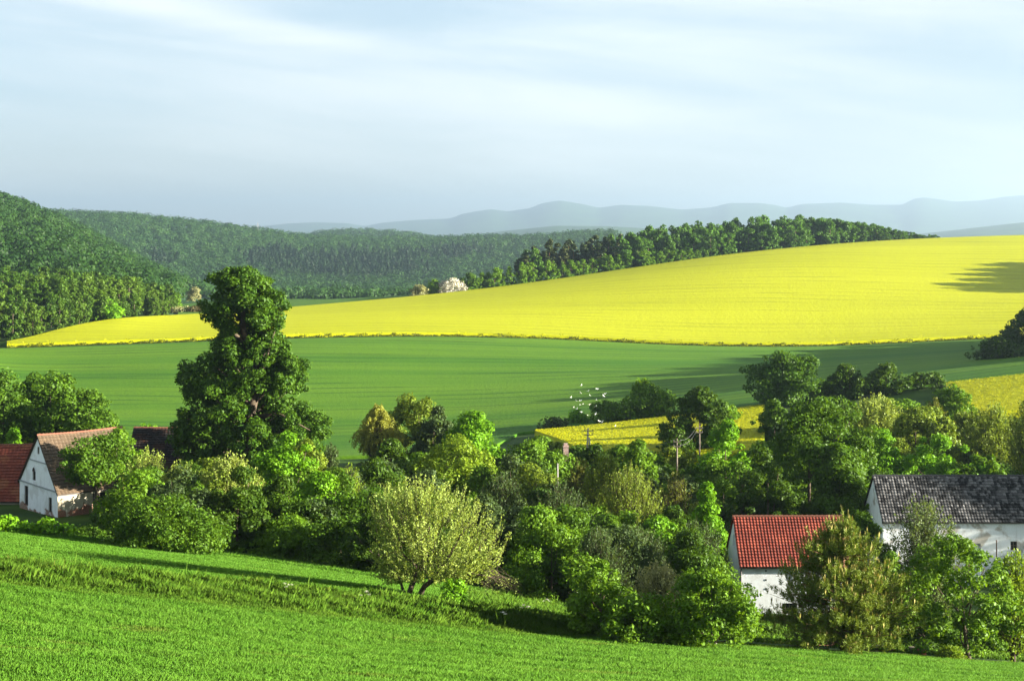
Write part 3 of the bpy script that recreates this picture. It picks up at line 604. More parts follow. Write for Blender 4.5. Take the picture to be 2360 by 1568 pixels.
# ------------------------------------------------------------------ the tall old tree
rng = np.random.default_rng(5); Yt = 165.0; g = ground(578, Yt); TT = thing('old_tree', 'tallest tree of the picture, dark stepped crown rising over the green and yellow fields', 'tree', g)
pxm = F / Yt
env = [(615, 505, 575), (635, 484, 622), (665, 482, 652), (700, 470, 660), (735, 476, 655), (762, 494, 648), (790, 484, 662), (820, 470, 690), (850, 415, 708), (885, 408, 712), (915, 425, 700), (950, 412, 725), (985, 404, 756), (1015, 402, 758), (1050, 420, 740), (1070, 520, 660)]
C = []
i = 0
while len(C) < 520:
    v = rng.uniform(622, 1062); l = np.interp(v, [e[0] for e in env], [e[1] for e in env]); r = np.interp(v, [e[0] for e in env], [e[2] for e in env])
    if rng.random() > (r - l) / 340 + .12: continue
    hw = (r - l) / 2 / pxm; cxm = ((l + r) / 2 - 578) / pxm; rad = rng.choice((.45, .7, .95, 1.25)); a = rng.uniform(0, 2 * math.pi); q = max(hw - rad * .75, 0.05) * rng.uniform(0.25, 1.08) ** 0.5 * (1 + .1 * math.sin(3 * a + v * .05))
    x = cxm + q * math.cos(a); y = q * math.sin(a) * 0.92
    if 925 > v > 893 and abs(x * pxm + 578 - 590) < 22 and y < 0: continue
    C.append((x, y, at(0, v, Yt).z - g.z - rad * .3, rad))
for (u, v, rad) in ((432, 842, 1.0), (428, 870, 1.1), (455, 858, 1.2), (425, 900, .8), (735, 985, .9), (715, 1000, 1.1), (640, 745, .9), (655, 705, .8), (495, 640, .9), (540, 628, 1.0), (470, 700, .8), (690, 870, 1.1), (428, 960, 1.0), (700, 840, 1.0), (412, 985, 1.1), (405, 1010, 1.0), (420, 1035, 1.2), (448, 1010, 1.3), (450, 1045, 1.2), (752, 972, .8), (745, 1000, 1.0), (728, 960, 1.1), (720, 1020, 1.2), (690, 1000, 1.4), (700, 1040, 1.1), (700, 940, 1.2), (480, 1040, 1.3)):
    C.append(((u - 578) / pxm, rng.uniform(-1, 1), at(0, v, Yt).z - g.z, rad))
C = np.array(C); n = 140000; V = clump_leaves(C, n, 0.31, rng, 0.7, 0.3, 0.8)
tb = MB(); tp = lambda u, v, y=0: ((u - 578) / pxm, y, at(0, v, Yt).z - g.z)
tb.tube([tp(580, 1110), tp(578, 1040), tp(574, 960), tp(588, 900), tp(582, 830), tp(560, 760), tp(560, 690), tp(550, 640)], [.95, .75, .68, .58, .45, .33, .2, .08], 10)
for a, b, c_ in ((tp(585, 905), tp(640, 850, -1), tp(690, 820, -1.5)), (tp(580, 930), tp(520, 880, -.6), tp(440, 860, -1)), (tp(584, 880), tp(600, 780, .5), tp(625, 700, .5)), (tp(576, 960), tp(650, 950, -1.5), tp(720, 985, -2)), (tp(576, 975), tp(510, 960, -1.5), tp(440, 960, -2)), (tp(575, 800), tp(525, 750, -1), tp(500, 690, -1.5)), (tp(590, 910), tp(610, 860, -2.4), tp(640, 760, -2)), (tp(582, 930), tp(560, 870, -2.0), tp(540, 800, -2.5)), (tp(588, 900), tp(598, 850, -1), tp(592, 770, 0))):
    tb.tube([a, b, c_], [.30, .2, .05], 6)
for k in rng.choice(len(C), 60, replace=False):
    e = Vector(C[k, :3]); s = Vector((e.x * .25 + .0, e.y * .25, e.z - 1.6 - abs(e.x) * .25)); tb.tube([s, s.lerp(e, .5) + Vector((0, 0, -.2)), e], [.11, .07, .02], 4)
tb.build('trunk', BARK, TT, True); link_mesh('crown', mesh_np('crown', V, quadsn(n), LM['oak']), TT)
# ------------------------------------------------------------------ trees and shrubs near the village (each one a thing of its own)
G1 = None
def pl(*a, **k): return plant(*a, **k)
# behind the left farmhouse
pl('broadleaf_tree', 'tree', 'dark tree cut by the left edge above the red roofed wing', 8, 848, 150, 192, 'egg', 'dark', base=.1, cs=.3)
pl('broadleaf_tree', 'tree', 'big dark round tree behind the white pointed gable', 118, 842, 190, 196, 'dome', 'dark', base=.1, cs=.26)
pl('broadleaf_tree', 'tree', 'dark tree sloping down to the right behind the brown farm roof', 205, 895, 150, 190, 'dome', 'dark', base=.1, cs=.28)
pl('bush', 'bush', 'light green bush peeping over the red roofed wing', 32, 985, 60, 176, 'dome', 'bright', base=.05)
pl('broadleaf_tree', 'tree', 'dark leafy tree hiding the right end of the derelict farmhouse', 222, 1003, 140, 146, 'dome', 'dark', base=.52, cs=.28)
pl('broadleaf_tree', 'tree', 'bright topped tree standing before the brown farm roof', 268, 985, 115, 152, 'egg', 'mid', base=.45, cs=.3)
pl('bush', 'bush', 'small tuft of green showing over the dark shed roof', 348, 975, 70, 195, 'dome', 'bright', base=.05, cov=1.2)
# between left farmhouse and the tall tree
pl('shrub_tree', 'tree', 'grey green twiggy shrub tree left of the old fruit tree', 345, 1030, 190, 128, 'shoot', 'pale', S=330, m=42, base=.12)
pl('shrub_tree', 'tree', 'pale twiggy shrub tree with brownish tips below the dark shed', 420, 1055, 130, 130, 'shoot', 'willow', S=230, m=40, base=.12)
pl('bush', 'bush', 'sunlit light bush beside the peeling farmhouse corner', 290, 1095, 85, 126, 'shoot', 'pale', S=170, m=40, base=.08)
pl('hedge_bush', 'bush', 'wide dark bush with a sunny top left of the old fruit tree', 372, 1145, 225, 109, 'dome', 'dark', vbase=1268, base=.02, cs=.26, K=90, cov=2.8)
pl('hedge_bush', 'bush', 'low dark hedge bush at the left of the old crooked fruit tree trunk', 478, 1180, 95, 108, 'dome', 'deep', vbase=1272, base=.02, cs=.3)
pl('fruit_tree', 'fruit tree', 'old fruit tree with a pale crooked trunk in the dark hedge', 545, 1040, 185, 108, 'shoot', 'pale', vbase=1262, S=420, m=44, base=.22, bark=BARKP, lean=(-.5, 0), L=.26)
pl('maple_tree', 'tree', 'bright green maple in front of the foot of the tallest tree', 655, 995, 150, 126, 'egg', 'bright', base=.12, cs=.3)
pl('maple_tree', 'tree', 'low bright green tree right of the bright maple', 735, 1085, 145, 118, 'dome', 'bright', base=.08, cs=.3)
pl('broadleaf_tree', 'tree', 'olive rounded tree under the right skirt of the tallest tree', 705, 1012, 130, 140, 'dome', 'olive', base=.1, cs=.3)
pl('bush', 'bush', 'dusky spiky bush against the green field right of the tallest tree', 760, 1018, 70, 170, 'shoot', 'slate', S=90, m=34, base=.05)
pl('shrub_tree', 'tree', 'thin yellowish sapling left of the fresh leaved fruit tree', 805, 1062, 95, 122, 'shoot', 'lime', S=90, m=34, base=.25)
pl('hedge_bush', 'bush', 'dark hedge bush in shade between the two fruit trees', 672, 1188, 150, 103, 'dome', 'mid', vbase=1285, base=.02, cs=.28, K=70, cov=2.8)
pl('hedge_bush', 'bush', 'darkest hedge bush just left of the fresh leaved fruit tree', 785, 1185, 165, 100, 'dome', 'dark', vbase=1300, base=.02, cs=.28, K=70, cov=2.8)
# leafy plants along the upper meadow at the left
for i, (u, vt, w, lb) in enumerate(((8, 1186, 62, 'leafy green bush at the left edge of the upper meadow'), (62, 1198, 56, 'small leafy bush under the left window of the gable'), (104, 1192, 62, 'leafy green bush in front of the brick foot of the gable'), (146, 1206, 46, 'low leafy bush before the peeling side wall'))):
    pl('leafy_bush', 'bush', lb, u, vt, w, 103, 'dome', 'bright', group='leafy bushes along the upper meadow', vbase=1226 + i * 4, base=.02, cs=.4, L=.30)
pl('bush', 'bush', 'low dark undergrowth bush below the black window opening', 215, 1222, 110, 104, 'dome', 'dark', base=.02, cs=.35)
# middle group in front of the green field
pl('weeping_willow', 'tree', 'straw yellow weeping willow in the middle of the picture', 872, 930, 118, 186, 'shoot', 'straw', S=380, m=44, base=.30, droop=.9, up=0, prof='egg', start=.3, L=.34, asp=.3)
pl('broadleaf_tree', 'tree', 'olive dark round tree right behind the straw yellow willow', 965, 898, 125, 192, 'dome', 'olive', base=.08, cs=.28)
pl('broadleaf_tree', 'tree', 'olive tree filling the gap right of the straw yellow willow', 1000, 935, 100, 186, 'egg', 'slate', base=.08, cs=.28)
pl('broadleaf_tree', 'tree', 'clear green round tree before the dark shadow on the field', 1085, 945, 135, 182, 'dome', 'bright', base=.08, cs=.28)
pl('broadleaf_tree', 'tree', 'dark tree below the straw yellow willow', 900, 1012, 110, 158, 'egg', 'deep', base=.08, cs=.3)
pl('broadleaf_tree', 'tree', 'yellowish bronze tree behind the fresh leaved fruit tree', 1030, 1003, 215, 150, 'dome', 'lime', base=.15, cs=.22, cov=1.9)
pl('broadleaf_tree', 'tree', 'dark tree behind the top left of the fresh leaved fruit tree', 860, 1050, 150, 132, 'dome', 'deep', base=.05, cs=.3)
pl('broadleaf_tree', 'tree', 'green tree left of the pink chimney', 1215, 1012, 165, 165, 'dome', 'mid', base=.08, cs=.26)
pl('bush', 'bush', 'small brownish bush just under the pink chimney', 1335, 1050, 90, 150, 'shoot', 'bronze', S=140, m=34, base=.1)
pl('shrub_tree', 'tree', 'dusky grey green willow behind the fresh leaved fruit tree', 1160, 1085, 180, 128, 'shoot', 'slate', S=330, m=46, base=.1)
pl('shrub_tree', 'tree', 'dusky willow shrub right of the pink chimney post', 1290, 1100, 190, 120, 'shoot', 'slate', S=330, m=46, base=.1)
pl('willow_tree', 'tree', 'large olive willow with fine twigs in the middle of the grove', 1455, 1062, 215, 126, 'shoot', 'willow', S=520, m=42, base=.1, tw=.016)
pl('willow_tree', 'tree', 'olive green willow rising left of the large olive willow', 1395, 1030, 140, 140, 'shoot', 'olive', S=300, m=44, base=.1)
pl('shrub_tree', 'tree', 'brown twiggy willow on the right flank of the large olive willow', 1560, 1075, 105, 130, 'shoot', 'bronze', S=190, m=26, base=.1, tw=.022)
pl('broadleaf_tree', 'tree', 'lone green tree top in front of the small yellow field', 1478, 1004, 100, 150, 'egg', 'mid', base=.08, cs=.3)
pl('broadleaf_tree', 'tree', 'low dark tree top at the foot of the twin legged pole', 1375, 1022, 90, 172, 'dome', 'deep', base=.05, cs=.3)
pl('conifer_tree', 'tree', 'tall dark cypress shaped tree in front of the small yellow field', 1612, 890, 140, 196, 'egg', 'deep', base=.06, cs=.26, cov=2.8)
pl('broadleaf_tree', 'tree', 'dark skirted tree behind the crossarmed pole', 1560, 985, 75, 190, 'egg', 'deep', base=.05, cs=.3)
pl('broadleaf_tree', 'tree', 'sunny green tree right of the two wooden poles', 1672, 965, 130, 158, 'egg', 'bright', base=.1, cs=.24, cov=1.7)
pl('bush', 'bush', 'small green bush between field shadow and yellow strip', 1670, 925, 70, 226, 'dome', 'mid', base=.05)
pl('bush', 'bush', 'vivid lime bush below the sunny tree left of the cottage', 1625, 1110, 95, 118, 'egg', 'bright', base=.05, cs=.32)
pl('bush', 'bush', 'bright low bush at the foot of the large olive willow', 1520, 1190, 120, 112, 'dome', 'bright', base=.05, cs=.3)
pl('broadleaf_tree', 'tree', 'bright topped tree right of the fresh leaved fruit tree', 1245, 1160, 185, 97, 'egg', 'mid', vbase=1372, base=.05, cs=.3)
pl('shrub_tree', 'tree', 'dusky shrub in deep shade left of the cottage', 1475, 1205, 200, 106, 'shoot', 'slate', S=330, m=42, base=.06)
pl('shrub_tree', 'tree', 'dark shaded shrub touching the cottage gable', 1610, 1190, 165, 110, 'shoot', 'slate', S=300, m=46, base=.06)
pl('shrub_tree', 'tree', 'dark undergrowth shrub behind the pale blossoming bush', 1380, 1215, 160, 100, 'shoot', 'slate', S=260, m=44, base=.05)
# big dark tree behind the cottage and its neighbours
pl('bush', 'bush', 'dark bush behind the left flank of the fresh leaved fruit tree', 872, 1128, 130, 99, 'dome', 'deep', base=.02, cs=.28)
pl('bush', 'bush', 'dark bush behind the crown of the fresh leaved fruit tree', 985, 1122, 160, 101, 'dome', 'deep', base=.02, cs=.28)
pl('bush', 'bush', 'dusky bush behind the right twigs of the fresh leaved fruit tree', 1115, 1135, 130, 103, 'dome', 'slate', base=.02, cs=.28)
pl('broadleaf_tree', 'tree', 'huge dark green tree towering behind the red roofed cottage', 1865, 898, 275, 140, 'round', 'dark', base=.04, cs=.19, K=150, cov=2.6)
pl('broadleaf_tree', 'tree', 'dark green lower tree right above the red cottage roof', 1770, 1030, 165, 130, 'dome', 'deep', base=.06, cs=.24)
pl('broadleaf_tree', 'tree', 'dark green tree between red cottage roof and barn gable', 1935, 1020, 165, 133, 'dome', 'dark', base=.06, cs=.24)
pl('shrub_tree', 'tree', 'bare brownish twiggy tree left of the huge dark tree', 1725, 1065, 70, 133, 'shoot', 'brown', S=100, m=14, base=.1, tw=.02)
pl('willow_tree', 'tree', 'feathery pale green tree right of the huge dark tree', 2020, 903, 190, 180, 'shoot', 'pale', S=400, m=44, base=.1)
pl('broadleaf_tree', 'tree', 'olive yellow tree above the middle of the black barn roof', 2110, 935, 150, 172, 'dome', 'olive', base=.08, cs=.24)
pl('broadleaf_tree', 'tree', 'bright green tree just left above the black barn roof', 2040, 985, 130, 150, 'dome', 'bright', base=.06, cs=.26)
pl('broadleaf_tree', 'tree', 'bright green low tree over the middle of the black barn roof', 2165, 1000, 180, 148, 'dome', 'bright', base=.06, cs=.22)
pl('bush', 'bush', 'leafy green tops showing over the right half of the barn', 2250, 1045, 110, 146, 'dome', 'mid', base=.05, cs=.26)
pl('broadleaf_tree', 'tree', 'green tree at the left end of the right hand yellow strip', 2192, 882, 88, 206, 'dome', 'mid', base=.06, cs=.3)
pl('bush', 'bush', 'reddish brown bush below the left end of the right hand yellow strip', 2155, 915, 50, 198, 'shoot', 'bronze', S=80, m=24, base=.1)
pl('shrub_tree', 'tree', 'olive twiggy tree in front of the right hand yellow strip', 2295, 925, 180, 168, 'shoot', 'willow', S=420, m=40, base=.1)
pl('shrub_tree', 'tree', 'olive shrub tree cut by the right edge above the rust red roof', 2372, 905, 130, 160, 'shoot', 'olive', S=300, m=42, base=.1)
# thick undergrowth filling the grove between the named trees
rngf = np.random.default_rng(404); sky_u, sky_v = P(240, 1075, 430, 1060, 470, 1040, 620, 1040, 720, 1060, 800, 1075, 850, 1060, 900, 1035, 1100, 1030, 1200, 1040, 1290, 1062, 1400, 1050, 1530, 1060, 1620, 1060, 1700, 1040, 1760, 1000, 1980, 1000, 2100, 990, 2260, 1020, 2360, 1000)
for Yf in (104, 113, 122, 132, 143, 155, 168, 182, 197):
    step = 62 * 130 / Yf
    for uf in np.arange(250, 2380, step):
        u = uf + rngf.uniform(-.35, .35) * step; Y = Yf + rngf.uniform(-4, 4)
        if (u < 285 and Y < 166) or (u < 470 and Y > 160) or (1640 < u < 2000 and Y < 122) or (u > 1960 and Y < 137) or (u > 2290 and Y < 166) or (u < 840 and Y < 108) or (780 < u < 1190 and Y < 112) or (1230 < u < 1420 and Y > 160) or (1270 < u < 1340 and Y > 150): continue
        g = ground(u, Y); cap = at(0, np.interp(u, sky_u, sky_v) + 8, Y).z - g.z; H = min(rngf.uniform(4.5, 7.5), cap)
        if H < 1.6: continue
        SEED[0] += 1; r0 = np.random.default_rng(SEED[0])
        round_tree(thing('undergrowth_bush', 'bush in the thick undergrowth that fills the gaps between the village trees', 'bush', g, 0, 'undergrowth bushes of the grove'), H, rngf.uniform(5, 7.5), Y, LM[('deep', 'dark', 'mid', 'slate', 'dark', 'olive')[rngf.integers(0, 6)]], r0, base=.03, prof='dome', cs=.3, cov=1.5, K=34)
pl('broadleaf_tree', 'tree', 'dark tree at the right end of the small yellow field', 1785, 918, 80, 205, 'egg', 'dark', base=.05, cs=.28)
pl('broadleaf_tree', 'tree', 'dusky green tree squeezed between the huge dark tree and the feathery pale one', 1950, 912, 130, 192, 'dome', 'dark', base=.05, cs=.26)
pl('broadleaf_tree', 'tree', 'mid green tree behind the olive yellow tree, touching the small yellow field', 2085, 918, 140, 200, 'dome', 'mid', base=.05, cs=.26)
pl('broadleaf_tree', 'tree', 'olive brown tree just left of the green tree at the right hand yellow strip', 2150, 935, 110, 186, 'dome', 'olive', base=.05, cs=.26)
pl('shrub_tree', 'tree', 'grey olive thicket below the right hand yellow strip', 2235, 945, 130, 188, 'shoot', 'olive', S=280, m=40, base=.08)
pl('hedge_bush', 'bush', 'round green bush at the very tip of the small yellow field', 1246, 1004, 62, 212, 'dome', 'mid', base=.03, cs=.32)
pl('hedge_bush', 'bush', 'olive bush between the tip of the small yellow field and the pink chimney', 1276, 1014, 50, 200, 'dome', 'olive', base=.03, cs=.32)
pl('hedge_bush', 'bush', 'dark bush right behind the pink chimney at the field edge', 1322, 1024, 60, 192, 'dome', 'dark', base=.03, cs=.32)
for uf in range(1238, 1580, 34):
    u = uf + rngf.uniform(-10, 10)
    if 1284 < u < 1326: continue
    Y = rngf.uniform(172, 182); g = ground(u, Y); H = max(1.6, at(0, rngf.uniform(1022, 1036), Y).z - g.z); SEED[0] += 1
    round_tree(thing('undergrowth_bush', 'bush in the thick undergrowth that fills the gaps between the village trees', 'bush', g, 0, 'undergrowth bushes of the grove'), H, rngf.uniform(3.5, 5), Y, LM[('mid', 'dark', 'olive')[rngf.integers(0, 3)]], np.random.default_rng(SEED[0]), base=.03, prof='dome', cs=.32, cov=1.7, K=30)
# hedge behind the small yellow field
pl('hedge_tree', 'tree', 'tallest tree of the hedge behind the small yellow field', 1498, 872, 125, 252, 'egg', 'mid', base=.06, cs=.28)
pl('hedge_tree', 'tree', 'rounded hedge tree left of the tallest hedge tree', 1402, 922, 80, 254, 'dome', 'mid', base=.05, cs=.3)
pl('hedge_tree', 'tree', 'small slim hedge tree under the flying white birds', 1334, 942, 46, 256, 'egg', 'bright', base=.05, cs=.35)
pl('hedge_bush', 'bush', 'brownish green bush at the left end of the small yellow field', 1275, 960, 66, 250, 'dome', 'slate', base=.05, cs=.35)
pl('hedge_bush', 'bush', 'low hedge bush between the tall hedge tree and the dark cypress shaped tree', 1455, 935, 60, 250, 'dome', 'mid', base=.05, cs=.35)
# shaded row in front of the dark wheat, and the group at the right edge
pl('hedge_tree', 'tree', 'largest dark round tree of the shaded row, olive on top', 1824, 806, 165, 246, 'dome', 'oak', base=.06, cs=.24)
pl('hedge_tree', 'tree', 'dark tree with a light patch, second in the shaded row', 1958, 838, 90, 244, 'egg', 'deep', base=.06, cs=.28)
pl('hedge_tree', 'tree', 'very dark tree, third in the shaded row before the wheat', 2042, 836, 95, 244, 'egg', 'deep', base=.06, cs=.28)
pl('hedge_tree', 'tree', 'faint dark tree at the right end of the shaded row', 2130, 855, 85, 246, 'dome', 'deep', base=.06, cs=.28)
pl('hedge_tree', 'tree', 'tall black green tree at the right edge before the yellow field', 2365, 706, 110, 296, 'egg', 'deep', base=.06, cs=.26)
pl('hedge_tree', 'tree', 'feathery dark tree left of the tall black green tree at the right edge', 2292, 772, 95, 292, 'dome', 'deep', base=.05, cs=.28)
pl('hedge_tree', 'tree', 'dark tree just inside the right edge below the tall black green one', 2350, 790, 110, 290, 'dome', 'deep', base=.05, cs=.28)
# trees standing just outside the picture on the right: they throw the long shadows on fields, barn and cottage
OFF = 'trees beyond the right edge'
for (x, y, h, w) in ((118, 285, 13.2, 16.2), (124, 300, 14.5, 16.2), (133, 290, 14.5, 16.2), (120, 312, 13.2, 16.2), (128, 326, 14.5, 17.5), (133, 340, 14.5, 17.5), (138, 354, 14.5, 17.5), (143, 368, 15.2, 17.5), (148, 382, 14.5, 17.5), (152, 396, 13.2, 17.5), (157, 408, 11.2, 16.2), (146, 330, 15.8, 17.5), (152, 346, 15.8, 18.8), (157, 362, 16.5, 18.8), (162, 378, 15.8, 17.5), (166, 392, 14.5, 17.5), (138, 308, 15.8, 17.5), (150, 312, 16.5, 18.8), (132, 275, 12.5, 15.0), (170, 350, 16.5, 18.8), (172, 370, 16.5, 18.8),
                     (240, 562, 17.0, 22.5), (250, 550, 19.2, 24.0), (238, 578, 14.1, 19.5), (262, 570, 19.2, 24.0), (272, 552, 20.0, 24.0), (256, 590, 14.8, 21.0), (244, 592, 14.8, 21.0), (258, 604, 16.3, 21.0), (266, 618, 16.3, 22.5), (280, 600, 19.2, 24.0),
                     (70, 114, 15.0, 11.0), (76, 124, 16.0, 12.0)):
    u = UC + F * x / y; g = Vector((x, y, hz(x, y))); SEED[0] += 1
    round_tree(thing('hedge_tree', 'dark tree standing beyond the right edge of the view', 'tree', g, 0, OFF), h, w, y, LM['dark'], np.random.default_rng(SEED[0]), base=.05, prof='dome', cs=.28, cov=1.8)

# ------------------------------------------------------------------ front row
# fresh leaved fruit tree leaning to the right
rng = np.random.default_rng(31); u0, Y0 = 955, y_at(955, 1372, 62, 92); g = ground(u0, Y0); px = F / Y0
AT = thing('fruit_tree', 'fresh yellow green fruit tree with leaning trunks at the meadow bank', 'fruit tree', g)
q = lambda u, v, y=0.0: Vector(((u - u0) / px, y, at(0, v, Y0).z - g.z))
env = [(1105, 880, 1035), (1140, 862, 1075), (1180, 850, 1110), (1220, 838, 1150), (1260, 832, 1172), (1300, 845, 1160), (1335, 868, 1140)]
tb = MB()
tb.tube([q(940, 1382), q(948, 1350), q(968, 1310, .2), q(985, 1270, .3), q(990, 1200, .4)], [.17, .15, .12, .08, .03], 8)
tb.tube([q(962, 1382), q(978, 1350), q(1005, 1330), q(1040, 1325, -.3), q(1085, 1315, -.4), q(1140, 1325, -.5)], [.17, .15, .13, .11, .08, .03], 8)
tb.tube([q(935, 1380), q(920, 1340, .5), q(890, 1300, .6), q(870, 1250, .5)], [.1, .08, .05, .02], 6)
tb.tube([q(1005, 1330), q(1030, 1290, .5), q(1060, 1240, .6), q(1090, 1190, .5)], [.11, .08, .05, .02], 6)
tb.tube([q(968, 1310), q(930, 1270, -.7), q(915, 1200, -.8)], [.10, .06, .02], 6)
Vs = []
def shoot(b, e, n, L, jit, bow=0.06):
    f = 0.12 + .9 * rng.random(n) ** .9; b = np.array(b); e = np.array(e); ln = np.linalg.norm(e - b)
    sd_ = rng.normal(size=3) * bow * ln; p = b + (e - b) * f[:, None] + sd_ * (4 * f * (1 - f))[:, None] * .5; p = p + rng.normal(size=p.shape) * jit
    Vs.append(cards(p, unit(rng.normal(size=p.shape) + np.array([.2, -.3, .4])), L * rng.uniform(.6, 1.3, n), L * .5 * rng.uniform(.7, 1.2, n), rng, unit((e - b) / ln + rng.normal(size=p.shape) * .7)))
    tb.tube([tuple(b), tuple(b + (e - b) * .5 + sd_ * .5), tuple(e)], [.011, .007, .003], 3, cap=False)
for i in range(520):
    v = 1105 + 225 * rng.random() ** .95; l = np.interp(v, [a[0] for a in env], [a[1] for a in env]); r = np.interp(v, [a[0] for a in env], [a[2] for a in env])
    f = rng.random(); u = l + (r - l) * f; dpt = math.sqrt(max(0.05, 1 - (2 * f - 1) ** 2)) * rng.uniform(-1, 1) * 2.6
    v = min(v, 1312) if u > 935 else v; e = q(u, v + rng.uniform(-3, 12), dpt); cx = 975 + (u - 975) * .55 + (10 if u > 1000 else 0); b = q(cx, min(v + rng.uniform(45, 110), 1332), dpt * .6)
    shoot(b, e, 42, .155, .055)
for i in range(110):                                            # long upright water shoots breaking the outline
    f = rng.random(); u = 865 + 290 * f; v = np.interp(u, [865, 905, 960, 1030, 1075, 1120, 1165], [1150, 1118, 1112, 1108, 1150, 1190, 1245]) + 14
    b = q(u - 14 * (f - .3), v + 60, rng.uniform(-1.5, 1.2)); e = q(u + 40 * (f - .35), v - rng.uniform(0, 34), rng.uniform(-1.5, 1.2)); shoot(b, e, 24, .125, .03)
for i in range(70):                                            # drooping bare twigs on the right
    b = q(rng.uniform(1090, 1150), rng.uniform(1305, 1330), rng.uniform(-.6, .8)); e = q(rng.uniform(1110, 1205), rng.uniform(1335, 1368), rng.uniform(-1, 1)); shoot(b, e, 4, .1, .05)
tb.build('trunk', BARK, AT, True); V = np.concatenate(Vs); link_mesh('crown', mesh_np('crown', V, quadsn(len(V) // 4), LM['apple']), AT)
pl('bush', 'bush', 'small bright bush under the leaning trunk of the fresh leaved fruit tree', 1045, 1330, 62, 77, 'dome', 'bright', base=.02, cs=.4, cov=1.5)

pl('bush', 'bush', 'upright green bush at the left of the bushes beside the cottage', 1385, 1288, 150, 82, 'egg', 'mid', vbase=1462, base=.02, cs=.24, K=80, cov=2.2, L=.19)
pl('bush', 'bush', 'low green bush in the middle of the bushes beside the cottage', 1478, 1365, 165, 80, 'dome', 'mid', vbase=1478, base=.02, cs=.26, K=70, L=.18)
pl('blossom_bush', 'bush', 'pale cream flowering bush between the two green bushes', 1520, 1290, 150, 86, 'shoot', 'cream', vbase=1460, S=260, m=44, base=.12, L=.19)
pl('bush', 'bush', 'broad green bush in front of the left corner of the cottage', 1640, 1308, 195, 82, 'dome', 'mid', vbase=1490, base=.02, cs=.22, K=110, cov=2.4, L=.18)
pl('bush', 'bush', 'dark low bush in shade between broad green bush and pine', 1765, 1440, 60, 86, 'dome', 'deep', base=.02, cs=.4)
# pine with brownish shoots
def pine_tree(u, vt, vb, w, label):
    rng = np.random.default_rng(77); Y = y_at(u, vb, 72, 100); g = ground(u, Y); H = at(0, vt, Y).z - g.z; R0 = w / F * Y / 2
    root = thing('pine_tree', label, 'pine', g); tb = MB(); tb.tube([(0, 0, -.4), (0.05, 0, H * .4), (0, 0, H * .96)], [.16, .11, .02], 8)
    nd, cd = [], []
    def tuft(p, d, n, L):
        a = unit(d * 1.1 + rng.normal(size=(n, 3)) * .55); nrm = unit(np.cross(a, rng.normal(size=(n, 3))))
        nd.append(cards(p + a * L * .45 + rng.normal(size=(n, 3)) * .03, nrm, L * rng.uniform(.7, 1.2, n), .042, rng, a))
    def candle(p, L):
        n = 2; L *= 1.35; a = unit(np.array([0, 0, 1.]) + rng.normal(size=(n, 3)) * .10); nrm = unit(np.cross(a, rng.normal(size=(n, 3)))); cd.append(cards(p + a * L * .45, nrm, L, .065, rng, a))
    def brush(p, ax, ln, n):                                   # a needled shoot like a bottle brush
        f = rng.random(n); a = unit(ax * .75 + unit(rng.normal(size=(n, 3))) * .75); nrm = unit(np.cross(a, rng.normal(size=(n, 3)))); c = p + ax * (ln * f)[:, None]
        L = .20 * rng.uniform(.7, 1.2, n); nd.append(cards(c + a * L[:, None] * .5, nrm, L, .034, rng, a))
    for i in range(300):
        h = 0.05 + 0.91 * rng.random() ** 1.1; z = h * H; env_ = np.interp(h, [0, .12, .30, .55, .75, .90, 1], [.90, 1.0, .93, .72, .48, .25, .05])
        a = rng.uniform(0, 2 * math.pi); ln = R0 * env_ * rng.uniform(.55, 1.08) * (1 + .12 * math.sin(3 * a + 5 * h)); d = np.array([math.cos(a), math.sin(a), 0])
        root_ = np.array([0, 0, z * .93]); tip = root_ + d * ln + np.array([0, 0, ln * rng.uniform(.05, .28)]); tip[2] = min(tip[2], H * .97)
        mid = (root_ + tip) / 2 - np.array([0, 0, ln * .06]); tb.tube([tuple(root_), tuple(mid), tuple(tip)], [.03, .02, .008], 4, cap=False)
        for j in range(int(5 + ln * 3.2)):
            f = rng.uniform(.25, 1.02); c = root_ * (1 - f) ** 2 + mid * 2 * f * (1 - f) + tip * f * f + rng.normal(size=3) * np.array([.16, .16, .07]); ax = unit(d * rng.uniform(.1, .6) + np.array([rng.normal() * .15, rng.normal() * .15, .95])); sl = rng.uniform(.25, .5)
            brush(c, ax, sl, 26)
            if rng.random() < (.42 if h > .3 else .12) * (f > .5): candle(c + ax * sl, rng.uniform(.16, .32))
    for k in range(9):
        p = np.array([rng.normal() * .35 * (k > 0), rng.normal() * .35, H * (1 - .03 * k) - .45]); brush(p, np.array([0, 0, 1.]), .5, 40); candle(p + np.array([0, 0, .45]), .36)
    tb.build('trunk', PINEB, root, True); V = np.concatenate(nd); link_mesh('crown', mesh_np('crown', V, quadsn(len(V) // 4), LM['pine']), root)
    V = np.concatenate(cd); link_mesh('shoots', mesh_np('shoots', V, quadsn(len(V) // 4), LM['candle']), root)
pine_tree(1942, 1180, 1500, 365, 'bushy pine with tan upright shoots in front of the cottage')
pl('shrub_tree', 'tree', 'hazy blue green tree veiling the front of the barn', 2125, 1135, 215, 104, 'shoot', 'grey', S=420, m=34, base=.12, L=.22)
pl('bush', 'bush', 'dark shrub behind the pine hiding the right end of the red roof', 1998, 1180, 120, 105.5, 'dome', 'dark', base=.03, cs=.28)
pl('bush', 'bush', 'green leaf spray right behind the pine top', 2060, 1270, 75, 92, 'egg', 'mid', base=.05, cs=.35, cov=1.5)
pl('fruit_tree', 'fruit tree', 'light green tree with dark forked trunk in front of the barn', 2235, 1225, 235, 83, 'round', 'mid', vbase=1520, base=.10, cs=.17, K=110, cov=1.35, lean=(-.6, 0), L=.19)
